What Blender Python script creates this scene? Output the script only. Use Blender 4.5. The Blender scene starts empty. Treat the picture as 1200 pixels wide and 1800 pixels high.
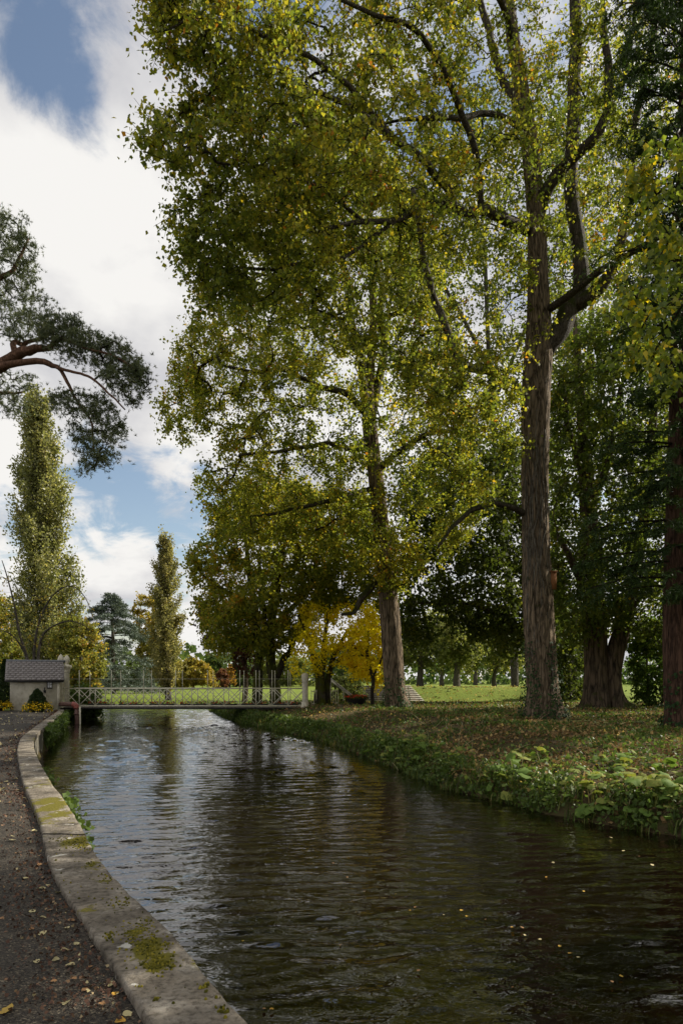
import bpy, math, random
import numpy as np
from mathutils import Vector, Matrix

random.seed(7)
RNG = np.random.default_rng(11)
SC = bpy.context.scene
COL = SC.collection

# ------------------------------------------------------------------ camera
EYE = 1.6
F = 1200.0
HX, HY = 600.0, 1195.0
cam_d = bpy.data.cameras.new('camera')
cam_d.sensor_fit = 'VERTICAL'
cam_d.sensor_height = 36.0
cam_d.sensor_width = 24.0
cam_d.lens = 24.0
cam_d.shift_y = (HY - 900.0) / 1800.0
cam_d.clip_start = 0.05
cam_d.clip_end = 6000.0
cam = bpy.data.objects.new('camera', cam_d)
cam.location = (0, 0, EYE)
cam.rotation_euler = (math.radians(90), 0, 0)
COL.objects.link(cam)
SC.camera = cam

# ------------------------------------------------------------------ sky and sun
SUN_AZ = math.radians(66)      # to the right of the view direction (+Y)
SUN_EL = math.radians(36)
world = bpy.data.worlds.new('World')
SC.world = world
world.use_nodes = True
wn, wl = world.node_tree.nodes, world.node_tree.links
wn.clear()


def N(nodes, typ, **kw):
    n = nodes.new(typ)
    for k, v in kw.items():
        if k.startswith('i_'):
            n.inputs[k[2:].replace('_', ' ')].default_value = v
        else:
            setattr(n, k, v)
    return n


def build_world():
    out = N(wn, 'ShaderNodeOutputWorld')
    sky = N(wn, 'ShaderNodeTexSky', sky_type='NISHITA', sun_disc=False)
    sky.sun_elevation = SUN_EL
    sky.sun_rotation = SUN_AZ
    sky.air_density = 1.0
    sky.dust_density = 1.2
    bg1 = N(wn, 'ShaderNodeBackground')
    bg1.inputs['Strength'].default_value = 0.10
    tint = N(wn, 'ShaderNodeMixRGB', blend_type='MULTIPLY')
    tint.inputs[0].default_value = 1.0
    tint.inputs[2].default_value = (1.06, 1.0, 0.92, 1)
    wl.new(sky.outputs[0], tint.inputs[1])
    wl.new(tint.outputs[0], bg1.inputs[0])
    tc = N(wn, 'ShaderNodeTexCoord')
    # cloud sheet: direction projected on a flat layer
    sep = N(wn, 'ShaderNodeSeparateXYZ')
    wl.new(tc.outputs['Generated'], sep.inputs[0])
    zmax = N(wn, 'ShaderNodeMath', operation='MAXIMUM')
    zmax.inputs[1].default_value = 0.0
    wl.new(sep.outputs['Z'], zmax.inputs[0])
    zadd = N(wn, 'ShaderNodeMath', operation='ADD')
    zadd.inputs[1].default_value = 0.35
    wl.new(zmax.outputs[0], zadd.inputs[0])
    div = N(wn, 'ShaderNodeVectorMath', operation='DIVIDE')
    comb = N(wn, 'ShaderNodeCombineXYZ')
    for i in range(3):
        wl.new(zadd.outputs[0], comb.inputs[i])
    wl.new(tc.outputs['Generated'], div.inputs[0])
    wl.new(comb.outputs[0], div.inputs[1])
    n1 = N(wn, 'ShaderNodeTexNoise')
    n1.inputs['Scale'].default_value = 2.6
    n1.inputs['Detail'].default_value = 9
    n1.inputs['Roughness'].default_value = 0.56
    n1.inputs['Distortion'].default_value = 0.25
    mp = N(wn, 'ShaderNodeMapping')
    mp.inputs['Location'].default_value = (3.1, 1.7, 0.4)
    wl.new(div.outputs[0], mp.inputs[0])
    wl.new(mp.outputs[0], n1.inputs['Vector'])
    n3 = N(wn, 'ShaderNodeTexNoise')
    n3.inputs['Scale'].default_value = 7.5
    n3.inputs['Detail'].default_value = 9
    n3.inputs['Roughness'].default_value = 0.62
    n3.inputs['Distortion'].default_value = 0.5
    wl.new(mp.outputs[0], n3.inputs['Vector'])
    ma = N(wn, 'ShaderNodeMath', operation='MULTIPLY_ADD')
    ma.inputs[1].default_value = 0.85
    wl.new(n3.outputs['Fac'], ma.inputs[0])
    wl.new(n1.outputs['Fac'], ma.inputs[2])
    mb = N(wn, 'ShaderNodeMath', operation='SUBTRACT')
    mb.inputs[1].default_value = 0.425
    wl.new(ma.outputs[0], mb.inputs[0])
    acc = mb.outputs[0]

    def hole(px, py, width, depth, acc):
        d = Vector(((px - HX) / F, 1.0, (HY - py) / F)).normalized()
        dot = N(wn, 'ShaderNodeVectorMath', operation='DOT_PRODUCT')
        nrm = N(wn, 'ShaderNodeVectorMath', operation='NORMALIZE')
        wl.new(tc.outputs['Generated'], nrm.inputs[0])
        wl.new(nrm.outputs[0], dot.inputs[0])
        dot.inputs[1].default_value = d
        mr = N(wn, 'ShaderNodeMapRange', interpolation_type='SMOOTHSTEP')
        mr.inputs['From Min'].default_value = math.cos(width)
        mr.inputs['From Max'].default_value = math.cos(width * 0.15)
        mr.inputs['To Min'].default_value = 0.0
        mr.inputs['To Max'].default_value = depth
        wl.new(dot.outputs['Value'], mr.inputs[0])
        sb = N(wn, 'ShaderNodeMath', operation='SUBTRACT')
        wl.new(acc, sb.inputs[0])
        wl.new(mr.outputs[0], sb.inputs[1])
        return sb.outputs[0]
    # breaks in the cloud sheet, spread round the sky
    for px, py, w, dpt in ((45, 0, .11, .15), (95, 80, .1, .16), (112, 165, .075, .17), (185, 120, .12, .07),
                           (250, 840, .12, .2), (330, 885, .1, .17), (170, 850, .09, .08), (350, 1010, .07, .1),
                           (240, 985, .05, -.1), (300, 862, .05, -.17),
                           (420, 120, .16, .12), (960, 80, .22, .2), (1500, 300, .35, .12), (80, 480, .33, -.16), (230, 400, .3, -.12),
                           (-700, 500, .3, .15), (200, -900, .4, .15)):
        acc = hole(px, py, w, dpt, acc)
    ramp = N(wn, 'ShaderNodeMapRange', interpolation_type='SMOOTHSTEP')
    ramp.inputs['From Min'].default_value = 0.22
    ramp.inputs['From Max'].default_value = 0.48
    wl.new(acc, ramp.inputs[0])
    # shade inside the clouds: thick parts greyer
    n2 = N(wn, 'ShaderNodeTexNoise')
    n2.inputs['Scale'].default_value = 2.7
    n2.inputs['Detail'].default_value = 8
    n2.inputs['Roughness'].default_value = 0.55
    mp2 = N(wn, 'ShaderNodeMapping')
    mp2.inputs['Location'].default_value = (0.3, 5.2, 2.4)
    wl.new(div.outputs[0], mp2.inputs[0])
    wl.new(mp2.outputs[0], n2.inputs['Vector'])
    cr = N(wn, 'ShaderNodeValToRGB')
    cr.color_ramp.elements[0].position = 0.36
    cr.color_ramp.elements[0].color = (0.50, 0.50, 0.53, 1)
    cr.color_ramp.elements[1].position = 0.58
    cr.color_ramp.elements[1].color = (0.84, 0.825, 0.80, 1)
    wl.new(n2.outputs['Fac'], cr.inputs[0])
    bg2 = N(wn, 'ShaderNodeBackground')
    bg2.inputs['Strength'].default_value = 0.73
    wl.new(cr.outputs[0], bg2.inputs[0])
    mix = N(wn, 'ShaderNodeMixShader')
    wl.new(ramp.outputs[0], mix.inputs[0])
    wl.new(bg1.outputs[0], mix.inputs[1])
    wl.new(bg2.outputs[0], mix.inputs[2])
    wl.new(mix.outputs[0], out.inputs[0])


build_world()
sun_d = bpy.data.lights.new('sun', 'SUN')
sun_d.energy = 5.0
sun_d.angle = math.radians(0.6)
sun_d.color = (1.0, 0.93, 0.80)
sun = bpy.data.objects.new('sun', sun_d)
sdir = Vector((math.sin(SUN_AZ) * math.cos(SUN_EL), math.cos(SUN_AZ) * math.cos(SUN_EL), math.sin(SUN_EL)))
sun.rotation_euler = sdir.to_track_quat('Z', 'Y').to_euler()
sun.location = sdir * 60
COL.objects.link(sun)

SC.view_settings.view_transform = 'Standard'
SC.view_settings.look = 'None'
SC.view_settings.exposure = 0.6
SC.view_settings.gamma = 1.0
SC.view_settings.use_curve_mapping = False
SC.render.engine = 'CYCLES'
cy = SC.cycles
cy.max_bounces = 6
cy.diffuse_bounces = 5
cy.glossy_bounces = 3
cy.transmission_bounces = 4
cy.transparent_max_bounces = 4
cy.caustics_reflective = False
cy.caustics_refractive = False
cy.use_denoising = True
cy.sample_clamp_indirect = 4.0

# ------------------------------------------------------------------ helpers


def P(x, y, d):
    """point at distance d seen at photo position x, y (photo is 1200 x 1800)"""
    return np.array([(x - HX) / F * d, d, EYE + (HY - y) / F * d])


_off = {}


def thing(name, label, cat, loc=(0, 0, 0), group=None):
    o = bpy.data.objects.new(name, None)
    o.empty_display_size = 0.2
    COL.objects.link(o)
    o.location = tuple(float(v) for v in loc)
    o['label'] = label
    o['category'] = cat
    if group:
        o['group'] = group
    _off[o.name] = np.array(loc, float)
    return o


def tag(o, label=None, cat=None, group=None, kind=None):
    if label: o['label'] = label
    if cat: o['category'] = cat
    if group: o['group'] = group
    if kind: o['kind'] = kind
    return o


def mesh_np(name, verts, faces, mat, attrs=None, smooth=False):
    """faces: list of int arrays, each (n,3) or (n,4)"""
    verts = np.asarray(verts, np.float32)
    if not isinstance(faces, (list, tuple)):
        faces = [faces]
    faces = [np.asarray(f, np.int32) for f in faces if len(f)]
    me = bpy.data.meshes.new(name)
    me.vertices.add(len(verts))
    me.vertices.foreach_set('co', verts.ravel())
    loops = np.concatenate([f.ravel() for f in faces])
    sizes = np.concatenate([np.full(len(f), f.shape[1], np.int32) for f in faces])
    starts = np.concatenate([[0], np.cumsum(sizes)[:-1]]).astype(np.int32)
    me.loops.add(len(loops))
    me.loops.foreach_set('vertex_index', loops)
    me.polygons.add(len(sizes))
    me.polygons.foreach_set('loop_start', starts)
    me.polygons.foreach_set('loop_total', sizes)
    if smooth:
        me.polygons.foreach_set('use_smooth', np.ones(len(sizes), bool))
    if attrs:
        for k, (dom, vals) in attrs.items():
            a = me.attributes.new(k, 'FLOAT', dom)
            a.data.foreach_set('value', np.asarray(vals, np.float32))
    me.update(calc_edges=True)
    if mat is not None:
        me.materials.append(mat)
    return me


def obj(name, me, parent=None, loc=None):
    o = bpy.data.objects.new(name, me)
    COL.objects.link(o)
    if parent is not None:
        o.parent = parent
    if loc is not None:
        o.location = tuple(float(v) for v in loc)
    return o


def part(name, geo, mat, root, parent=None, smooth=False, attrs=None, kind=None, label=None):
    """geo in world coordinates -> child of root (or of parent, a part of root)"""
    v, f = geo
    o = obj(name, mesh_np(name, np.asarray(v) - _off[root.name], f, mat, attrs, smooth), parent or root)
    if kind: o['kind'] = kind
    if label: o['label'] = label
    return o


def whole(name, geo, mat, smooth=False, attrs=None, loc=(0, 0, 0)):
    v, f = geo
    return obj(name, mesh_np(name, np.asarray(v) - np.array(loc), f, mat, attrs, smooth), None, loc)


class Geo:
    def __init__(s):
        s.v, s.q, s.t, s.n = [], [], [], 0

    def add(s, v, q=None, t=None):
        v = np.asarray(v, float)
        if q is not None and len(q): s.q.append(np.asarray(q) + s.n)
        if t is not None and len(t): s.t.append(np.asarray(t) + s.n)
        s.v.append(v)
        s.n += len(v)
        return s

    def out(s):
        f = []
        if s.q: f.append(np.concatenate(s.q))
        if s.t: f.append(np.concatenate(s.t))
        return np.concatenate(s.v), f


BOXQ = np.array([[0, 3, 2, 1], [4, 5, 6, 7], [0, 1, 5, 4], [1, 2, 6, 5], [2, 3, 7, 6], [3, 0, 4, 7]])


def box(c, s, rz=0.0):
    sx, sy, sz = np.array(s) / 2
    v = np.array([[-sx, -sy, -sz], [sx, -sy, -sz], [sx, sy, -sz], [-sx, sy, -sz], [-sx, -sy, sz], [sx, -sy, sz], [sx, sy, sz], [-sx, sy, sz]])
    ca, sa = math.cos(rz), math.sin(rz)
    R = np.array([[ca, -sa, 0], [sa, ca, 0], [0, 0, 1]])
    return v @ R.T + np.array(c), BOXQ


def tube(pts, rad, sides=8, cap=True, fn=None):
    pts = np.asarray(pts, float)
    n = len(pts)
    rad = np.broadcast_to(np.asarray(rad, float), (n,))
    tang = np.gradient(pts, axis=0)
    tang /= np.linalg.norm(tang, axis=1, keepdims=True) + 1e-9
    ref = np.array([0.0, 1.0, 0.0]) if abs(tang[0][1]) < 0.9 else np.array([1.0, 0, 0])
    us, vs = np.zeros((n, 3)), np.zeros((n, 3))
    u = np.cross(tang[0], ref); u /= np.linalg.norm(u)
    for i in range(n):
        u = u - tang[i] * (u @ tang[i]); u /= np.linalg.norm(u) + 1e-9
        us[i] = u; vs[i] = np.cross(tang[i], u)
    th = np.linspace(0, 2 * math.pi, sides, endpoint=False)
    r = np.repeat(rad[:, None], sides, 1)
    if fn is not None:
        r = r * fn(th, pts, rad)
    v = pts[:, None, :] + r[:, :, None] * (np.cos(th)[None, :, None] * us[:, None, :] + np.sin(th)[None, :, None] * vs[:, None, :])
    v = v.reshape(-1, 3)
    i = np.arange(n - 1)[:, None] * sides
    j = np.arange(sides)[None, :]
    j2 = (j + 1) % sides
    q = np.stack([i + j, i + j2, i + sides + j2, i + sides + j], -1).reshape(-1, 4)
    t = None
    if cap:
        v = np.concatenate([v, pts[:1], pts[-1:]])
        jj = np.arange(sides); jn = (jj + 1) % sides
        b = len(v) - 2
        t = np.concatenate([np.stack([jn, jj, np.full(sides, b)], 1), np.stack([(n - 1) * sides + jj, (n - 1) * sides + jn, np.full(sides, b + 1)], 1)])
    return v, q, t


def smooth_line(pts, n):
    """Catmull-Rom resample, works on any columns"""
    pts = np.asarray(pts, float)
    k = len(pts)
    ext = np.vstack([2 * pts[0] - pts[1], pts, 2 * pts[-1] - pts[-2]])
    t = np.linspace(0, k - 1 - 1e-9, n)
    i = t.astype(int); f = (t - i)[:, None]
    p0, p1, p2, p3 = ext[i], ext[i + 1], ext[i + 2], ext[i + 3]
    return 0.5 * ((2 * p1) + (-p0 + p2) * f + (2 * p0 - 5 * p1 + 4 * p2 - p3) * f ** 2 + (-p0 + 3 * p1 - 3 * p2 + p3) * f ** 3)


def _hash(ix, iy, iz):
    h = (ix.astype(np.int64) * 374761393 + iy.astype(np.int64) * 668265263 + iz.astype(np.int64) * 2147483647) & 0x7fffffff
    h = ((h ^ (h >> 13)) * 1274126177) & 0x7fffffff
    return ((h ^ (h >> 16)) & 0xffff) / 65535.0


def vnoise(p):
    p = np.asarray(p, float)
    i = np.floor(p).astype(int); f = p - i
    f = f * f * (3 - 2 * f)
    x, y, z = i[..., 0], i[..., 1], i[..., 2]
    fx, fy, fz = f[..., 0], f[..., 1], f[..., 2]
    r = 0
    for a in (0, 1):
        for b in (0, 1):
            for c in (0, 1):
                r = r + _hash(x + a, y + b, z + c) * (fx if a else 1 - fx) * (fy if b else 1 - fy) * (fz if c else 1 - fz)
    return r


def fbm(p, oct=3):
    s, a, r = 0, 0.5, 0
    p = np.asarray(p, float)
    for k in range(oct):
        r = r + a * vnoise(p * 2 ** k + 17.3 * k); s += a; a *= .5
    return r / s


def sstep(a, b, x):
    t = np.clip((x - a) / (b - a), 0, 1)
    return t * t * (3 - 2 * t)


def inpoly(x, y, poly):
    poly = np.asarray(poly, float)
    ins = np.zeros(x.shape, bool)
    j = len(poly) - 1
    for i in range(len(poly)):
        xi, yi = poly[i]; xj, yj = poly[j]
        c = ((yi > y) != (yj > y)) & (x < (xj - xi) * (y - yi) / (yj - yi + 1e-12) + xi)
        ins ^= c
        j = i
    return ins


def pl_dist(x, y, line):
    line = np.asarray(line, float)
    best = np.full(x.shape, 1e9)
    for a, b in zip(line[:-1], line[1:]):
        ab = b - a
        t = np.clip(((x - a[0]) * ab[0] + (y - a[1]) * ab[1]) / (ab @ ab), 0, 1)
        best = np.minimum(best, np.hypot(x - a[0] - t * ab[0], y - a[1] - t * ab[1]))
    return best


# ------------------------------------------------------------------ materials


def newmat(name):
    m = bpy.data.materials.new(name)
    m.use_nodes = True
    m.node_tree.nodes.clear()
    return m, m.node_tree.nodes, m.node_tree.links


def ramp_node(n, stops):
    cr = n.new('ShaderNodeValToRGB')
    e = cr.color_ramp.elements
    while len(e) < len(stops):
        e.new(0.5)
    for el, (p, c) in zip(e, stops):
        el.position = p
        el.color = (*c, 1)
    return cr


def leaf_mat(name, stops, trans=0.5, rough=0.5, spec=0.22, tb=1.6):
    m, n, l = newmat(name)
    out = n.new('ShaderNodeOutputMaterial')
    at = n.new('ShaderNodeAttribute'); at.attribute_name = 'tint'
    cr = ramp_node(n, stops)
    l.new(at.outputs['Fac'], cr.inputs[0])
    pb = n.new('ShaderNodeBsdfPrincipled')
    pb.inputs['Roughness'].default_value = rough
    pb.inputs['Specular IOR Level'].default_value = spec
    l.new(cr.outputs[0], pb.inputs['Base Color'])
    tr = n.new('ShaderNodeBsdfTranslucent')
    mu = n.new('ShaderNodeMixRGB'); mu.blend_type = 'MULTIPLY'; mu.inputs[0].default_value = 1
    mu.inputs[2].default_value = (tb, tb, tb * 0.6, 1)
    l.new(cr.outputs[0], mu.inputs[1]); l.new(mu.outputs[0], tr.inputs[0])
    mx = n.new('ShaderNodeMixShader'); mx.inputs[0].default_value = trans
    l.new(pb.outputs[0], mx.inputs[1]); l.new(tr.outputs[0], mx.inputs[2])
    l.new(mx.outputs[0], out.inputs[0])
    return m


def noise_mat(name, stops, scale=5.0, rough=0.85, bump=0.3, bscale=20.0, detail=6, stretch=(1, 1, 1), bdist=0.02, spec=0.3, metallic=0.0, distort=0.0):
    m, n, l = newmat(name)
    out = n.new('ShaderNodeOutputMaterial')
    pb = n.new('ShaderNodeBsdfPrincipled')
    pb.inputs['Roughness'].default_value = rough
    pb.inputs['Specular IOR Level'].default_value = spec
    pb.inputs['Metallic'].default_value = metallic
    tc = n.new('ShaderNodeTexCoord')
    mp = n.new('ShaderNodeMapping'); mp.inputs['Scale'].default_value = stretch
    l.new(tc.outputs['Object'], mp.inputs[0])
    a = n.new('ShaderNodeTexNoise'); a.inputs['Scale'].default_value = scale; a.inputs['Detail'].default_value = detail
    a.inputs['Roughness'].default_value = 0.65; a.inputs['Distortion'].default_value = distort
    l.new(mp.outputs[0], a.inputs['Vector'])
    cr = ramp_node(n, stops)
    l.new(a.outputs['Fac'], cr.inputs[0]); l.new(cr.outputs[0], pb.inputs['Base Color'])
    if bump:
        b = n.new('ShaderNodeTexNoise'); b.inputs['Scale'].default_value = bscale; b.inputs['Detail'].default_value = 5
        l.new(mp.outputs[0], b.inputs['Vector'])
        bp = n.new('ShaderNodeBump'); bp.inputs['Strength'].default_value = bump; bp.inputs['Distance'].default_value = bdist
        l.new(b.outputs['Fac'], bp.inputs['Height']); l.new(bp.outputs[0], pb.inputs['Normal'])
    l.new(pb.outputs[0], out.inputs[0])
    return m


def bark_mat(name, dark, light, moss=0.0, mosscol=(0.05, 0.06, 0.012), sc=9.0):
    m, n, l = newmat(name)
    out = n.new('ShaderNodeOutputMaterial')
    pb = n.new('ShaderNodeBsdfPrincipled'); pb.inputs['Roughness'].default_value = 0.9; pb.inputs['Specular IOR Level'].default_value = 0.15
    tc = n.new('ShaderNodeTexCoord')
    mp = n.new('ShaderNodeMapping'); mp.inputs['Scale'].default_value = (1, 1, 0.14)
    l.new(tc.outputs['Object'], mp.inputs[0])
    a = n.new('ShaderNodeTexNoise'); a.inputs['Scale'].default_value = sc; a.inputs['Detail'].default_value = 8; a.inputs['Roughness'].default_value = 0.7; a.inputs['Distortion'].default_value = 0.6
    l.new(mp.outputs[0], a.inputs['Vector'])
    dn = n.new('ShaderNodeTexNoise'); dn.inputs['Scale'].default_value = sc * .7; dn.inputs['Detail'].default_value = 4
    l.new(mp.outputs[0], dn.inputs['Vector'])
    mxv = n.new('ShaderNodeMixRGB'); mxv.blend_type = 'LINEAR_LIGHT'; mxv.inputs[0].default_value = .16
    l.new(mp.outputs[0], mxv.inputs[1]); l.new(dn.outputs['Color'], mxv.inputs[2])
    vo = n.new('ShaderNodeTexVoronoi'); vo.feature = 'DISTANCE_TO_EDGE'; vo.inputs['Scale'].default_value = sc * 1.1
    l.new(mxv.outputs[0], vo.inputs['Vector'])
    vm = n.new('ShaderNodeMapRange'); vm.inputs['From Max'].default_value = .22
    l.new(vo.outputs['Distance'], vm.inputs[0])
    hsum = n.new('ShaderNodeMath'); hsum.operation = 'MULTIPLY_ADD'; hsum.inputs[1].default_value = .3
    l.new(vm.outputs[0], hsum.inputs[0]); l.new(a.outputs['Fac'], hsum.inputs[2])
    cr = ramp_node(n, [(0.42, dark), (0.64, tuple((d_ + l_) / 2 for d_, l_ in zip(dark, light))), (0.88, light)])
    l.new(hsum.outputs[0], cr.inputs[0])
    col = cr.outputs[0]
    if moss > 0:
        g = n.new('ShaderNodeNewGeometry')
        sx = n.new('ShaderNodeSeparateXYZ'); l.new(g.outputs['Normal'], sx.inputs[0])
        b = n.new('ShaderNodeTexNoise'); b.inputs['Scale'].default_value = 2.2; b.inputs['Detail'].default_value = 6
        l.new(tc.outputs['Object'], b.inputs['Vector'])
        ad = n.new('ShaderNodeMath'); ad.operation = 'MULTIPLY_ADD'; ad.inputs[1].default_value = 0.35
        l.new(sx.outputs['Z'], ad.inputs[0]); l.new(b.outputs['Fac'], ad.inputs[2])
        mr = n.new('ShaderNodeMapRange'); mr.inputs['From Min'].default_value = 0.72 - moss * 0.4; mr.inputs['From Max'].default_value = 0.88 - moss * 0.4
        l.new(ad.outputs[0], mr.inputs[0])
        mx = n.new('ShaderNodeMixRGB'); mx.inputs[2].default_value = (*mosscol, 1)
        l.new(mr.outputs[0], mx.inputs[0]); l.new(col, mx.inputs[1])
        col = mx.outputs[0]
    l.new(col, pb.inputs['Base Color'])
    bp = n.new('ShaderNodeBump'); bp.inputs['Strength'].default_value = 1.0; bp.inputs['Distance'].default_value = 0.1
    l.new(hsum.outputs[0], bp.inputs['Height']); l.new(bp.outputs[0], pb.inputs['Normal'])
    l.new(pb.outputs[0], out.inputs[0])
    return m


G1 = (0.085, 0.115, 0.018)
G2 = (0.165, 0.19, 0.025)
OL = (0.28, 0.26, 0.03)
YE = (0.6, 0.44, 0.03)
OR = (0.34, 0.14, 0.02)
BR = (0.11, 0.06, 0.018)
M = {}
M['poplar_leaf'] = leaf_mat('poplar_leaf', [(0, G1), (.35, G2), (.68, OL), (.86, (.36, .29, .03)), (.95, YE), (1, OR)], trans=.54, tb=1.75)
M['poplar_leaf_far'] = leaf_mat('poplar_leaf_far', [(0, G1), (.4, G2), (.75, OL), (.93, (.22, .16, .02)), (1, YE)])
M['sycamore_leaf'] = leaf_mat('sycamore_leaf', [(0, (.1, .13, .02)), (.4, (.18, .2, .026)), (.7, (.28, .26, .03)), (.88, (.38, .27, .03)), (1, (.42, .22, .03))], trans=.54, tb=1.7)
M['dark_leaf'] = leaf_mat('dark_leaf', [(0, (.03, .045, .01)), (.6, (.065, .085, .015)), (1, (.15, .15, .022))])
M['woodland_leaf'] = leaf_mat('woodland_leaf', [(0, (.045, .07, .013)), (.5, (.09, .12, .02)), (.85, (.16, .165, .025)), (1, (.36, .27, .025))])
M['fir_frond'] = leaf_mat('fir_frond', [(0, (.02, .04, .012)), (1, (.06, .1, .025))], trans=0.25)
M['near_leaf'] = leaf_mat('near_leaf', [(0, (.1, .15, .022)), (.5, (.2, .24, .03)), (.75, (.32, .31, .03)), (.9, (.6, .45, .02)), (1, (.7, .48, .015))], trans=0.55, spec=.6)
M['yellow_leaf'] = leaf_mat('yellow_leaf', [(0, (.4, .4, .02)), (.4, (.7, .6, .025)), (.85, (.85, .7, .025)), (1, (.7, .45, .02))], trans=0.6)
M['maroon_leaf'] = leaf_mat('maroon_leaf', [(0, (.03, .012, .012)), (.7, (.07, .025, .018)), (1, (.1, .07, .02))])
M['pine_needle'] = leaf_mat('pine_needle', [(0, (.08, .105, .06)), (.6, (.15, .18, .1)), (1, (.26, .27, .14))], trans=0.35, tb=1.2)
M['cedar_needle'] = leaf_mat('cedar_needle', [(0, (.05, .075, .058)), (1, (.18, .215, .17))], trans=0.12, tb=1.2)
M['lombardy_leaf'] = leaf_mat('lombardy_leaf', [(0, (.1, .115, .04)), (.5, (.21, .215, .085)), (.85, (.32, .3, .13)), (1, (.44, .38, .16))], rough=.4, spec=.5)
M['lombardy_gold'] = leaf_mat('lombardy_gold', [(0, (.11, .12, .045)), (.5, (.23, .215, .09)), (1, (.38, .32, .14))])
M['autumn_mix'] = leaf_mat('autumn_mix', [(0, (.1, .12, .025)), (.6, (.2, .2, .045)), (.88, (.34, .28, .05)), (1, (.5, .28, .04))])
M['golden_leaf'] = leaf_mat('golden_leaf', [(0, (.11, .11, .025)), (.5, (.24, .2, .04)), (1, (.4, .27, .05))])
M['russet_leaf'] = leaf_mat('russet_leaf', [(0, (.08, .03, .02)), (1, (.2, .09, .05))])
M['orange_leaf'] = leaf_mat('orange_leaf', [(0, (.14, .1, .025)), (.5, (.3, .17, .03)), (1, (.42, .24, .04))])
M['pale_leaf'] = leaf_mat('pale_leaf', [(0, (.08, .1, .03)), (.6, (.15, .17, .05)), (1, (.26, .24, .07))])
M['far_green'] = leaf_mat('far_green', [(0, (.03, .055, .018)), (1, (.08, .11, .03))])
M['laurel_leaf'] = leaf_mat('laurel_leaf', [(0, (.03, .06, .012)), (.6, (.07, .12, .02)), (1, (.16, .2, .03))], spec=.2, rough=.5)
M['ivy_leaf'] = leaf_mat('ivy_leaf', [(0, (.015, .035, .012)), (.7, (.03, .065, .02)), (1, (.06, .1, .025))], trans=0.15, spec=.12, rough=.6)
M['ground_ivy'] = leaf_mat('ground_ivy', [(0, (.05, .08, .018)), (.7, (.11, .165, .035)), (1, (.2, .25, .055))], trans=0.3)
M['butterbur'] = leaf_mat('butterbur', [(0, (.08, .14, .028)), (.6, (.13, .2, .04)), (1, (.25, .25, .06))], trans=0.3, spec=.12, rough=.7)
M['grass_blade'] = leaf_mat('grass_blade', [(0, (.03, .055, .01)), (.6, (.075, .115, .02)), (.9, (.16, .16, .035)), (1, (.28, .22, .09))], trans=0.3)
M['litter'] = leaf_mat('litter', [(0, (.1, .06, .03)), (.4, (.27, .175, .08)), (.7, (.42, .3, .12)), (.88, (.58, .43, .13)), (1, (.68, .5, .07))], trans=0.1, rough=.85, spec=.05)
M['path_litter'] = leaf_mat('path_litter', [(0, (.03, .018, .012)), (.5, (.1, .05, .032)), (.8, (.2, .12, .065)), (1, (.45, .38, .2))], trans=0.05, rough=.7)
M['fallen_pale'] = leaf_mat('fallen_pale', [(0, (.36, .31, .16)), (1, (.5, .43, .22))], trans=0.1, rough=.6)
M['fallen_yellow'] = leaf_mat('fallen_yellow', [(0, (.42, .28, .045)), (1, (.45, .24, .04))], trans=0.1, rough=.6)
M['fallen_brown'] = leaf_mat('fallen_brown', [(0, (.26, .14, .06)), (1, (.3, .17, .08))], trans=0.1, rough=.6)
M['yellow_flower'] = leaf_mat('yellow_flower', [(0, (.05, .09, .015)), (.35, (.07, .1, .015)), (.4, (.75, .48, .01)), (1, (.85, .6, .02))], trans=0.2)
M['red_flower'] = leaf_mat('red_flower', [(0, (.05, .08, .015)), (.45, (.07, .1, .02)), (.5, (.6, .03, .02)), (1, (.75, .1, .03))], trans=0.2)
M['topiary'] = leaf_mat('topiary', [(0, (.012, .025, .008)), (1, (.04, .065, .015))], trans=0.15)

M['poplar_bark'] = bark_mat('poplar_bark', (.025, .019, .012), (.28, .21, .14), moss=0.1, sc=7.5)
M['limb_bark'] = bark_mat('limb_bark', (.03, .024, .018), (.15, .125, .095), moss=0.45, sc=14)
M['pale_bark'] = bark_mat('pale_bark', (.07, .06, .05), (.27, .24, .19), moss=0.1, sc=12)
M['mossy_bark'] = bark_mat('mossy_bark', (.018, .015, .012), (.09, .075, .05), moss=0.75, mosscol=(.075, .085, .012), sc=12)
M['old_bark'] = bark_mat('old_bark', (.02, .016, .012), (.15, .11, .075), moss=0.2, sc=5)
M['redwood_bark'] = bark_mat('redwood_bark', (.03, .018, .013), (.15, .085, .06), sc=8)
M['pine_bark'] = bark_mat('pine_bark', (.09, .045, .028), (.3, .17, .11), sc=16)
M['twig_bark'] = bark_mat('twig_bark', (.018, .014, .011), (.07, .056, .042), moss=0.2, sc=20)
M['grey_bark'] = bark_mat('grey_bark', (.05, .042, .035), (.16, .14, .115), sc=12)

M['cream_paint'] = noise_mat('cream_paint', [(.3, (.42, .38, .29)), (.65, (.68, .63, .5))], scale=6, rough=.6, bump=.15, bscale=40)
M['bridge_paint'] = noise_mat('bridge_paint', [(.3, (.5, .47, .34)), (.65, (.74, .7, .54))], scale=3, rough=.6, bump=.1, bscale=40)
M['deck'] = noise_mat('deck', [(.3, (.12, .1, .08)), (.7, (.3, .27, .22))], scale=5, stretch=(6, 1, 1))
M['dark_iron'] = noise_mat('dark_iron', [(.3, (.012, .012, .012)), (.7, (.03, .028, .026))], scale=12, rough=.5)
M['render'] = noise_mat('render', [(.28, (.3, .27, .2)), (.42, (.46, .42, .33)), (.55, (.55, .51, .41)), (.75, (.64, .6, .5))], scale=2.6, rough=.9, bump=.35, bscale=45, detail=9)
M['slate'] = noise_mat('slate', [(.3, (.17, .15, .145)), (.7, (.31, .28, .27))], scale=4, stretch=(1, 1, 6), rough=.6, bump=.3, bscale=30)
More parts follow.
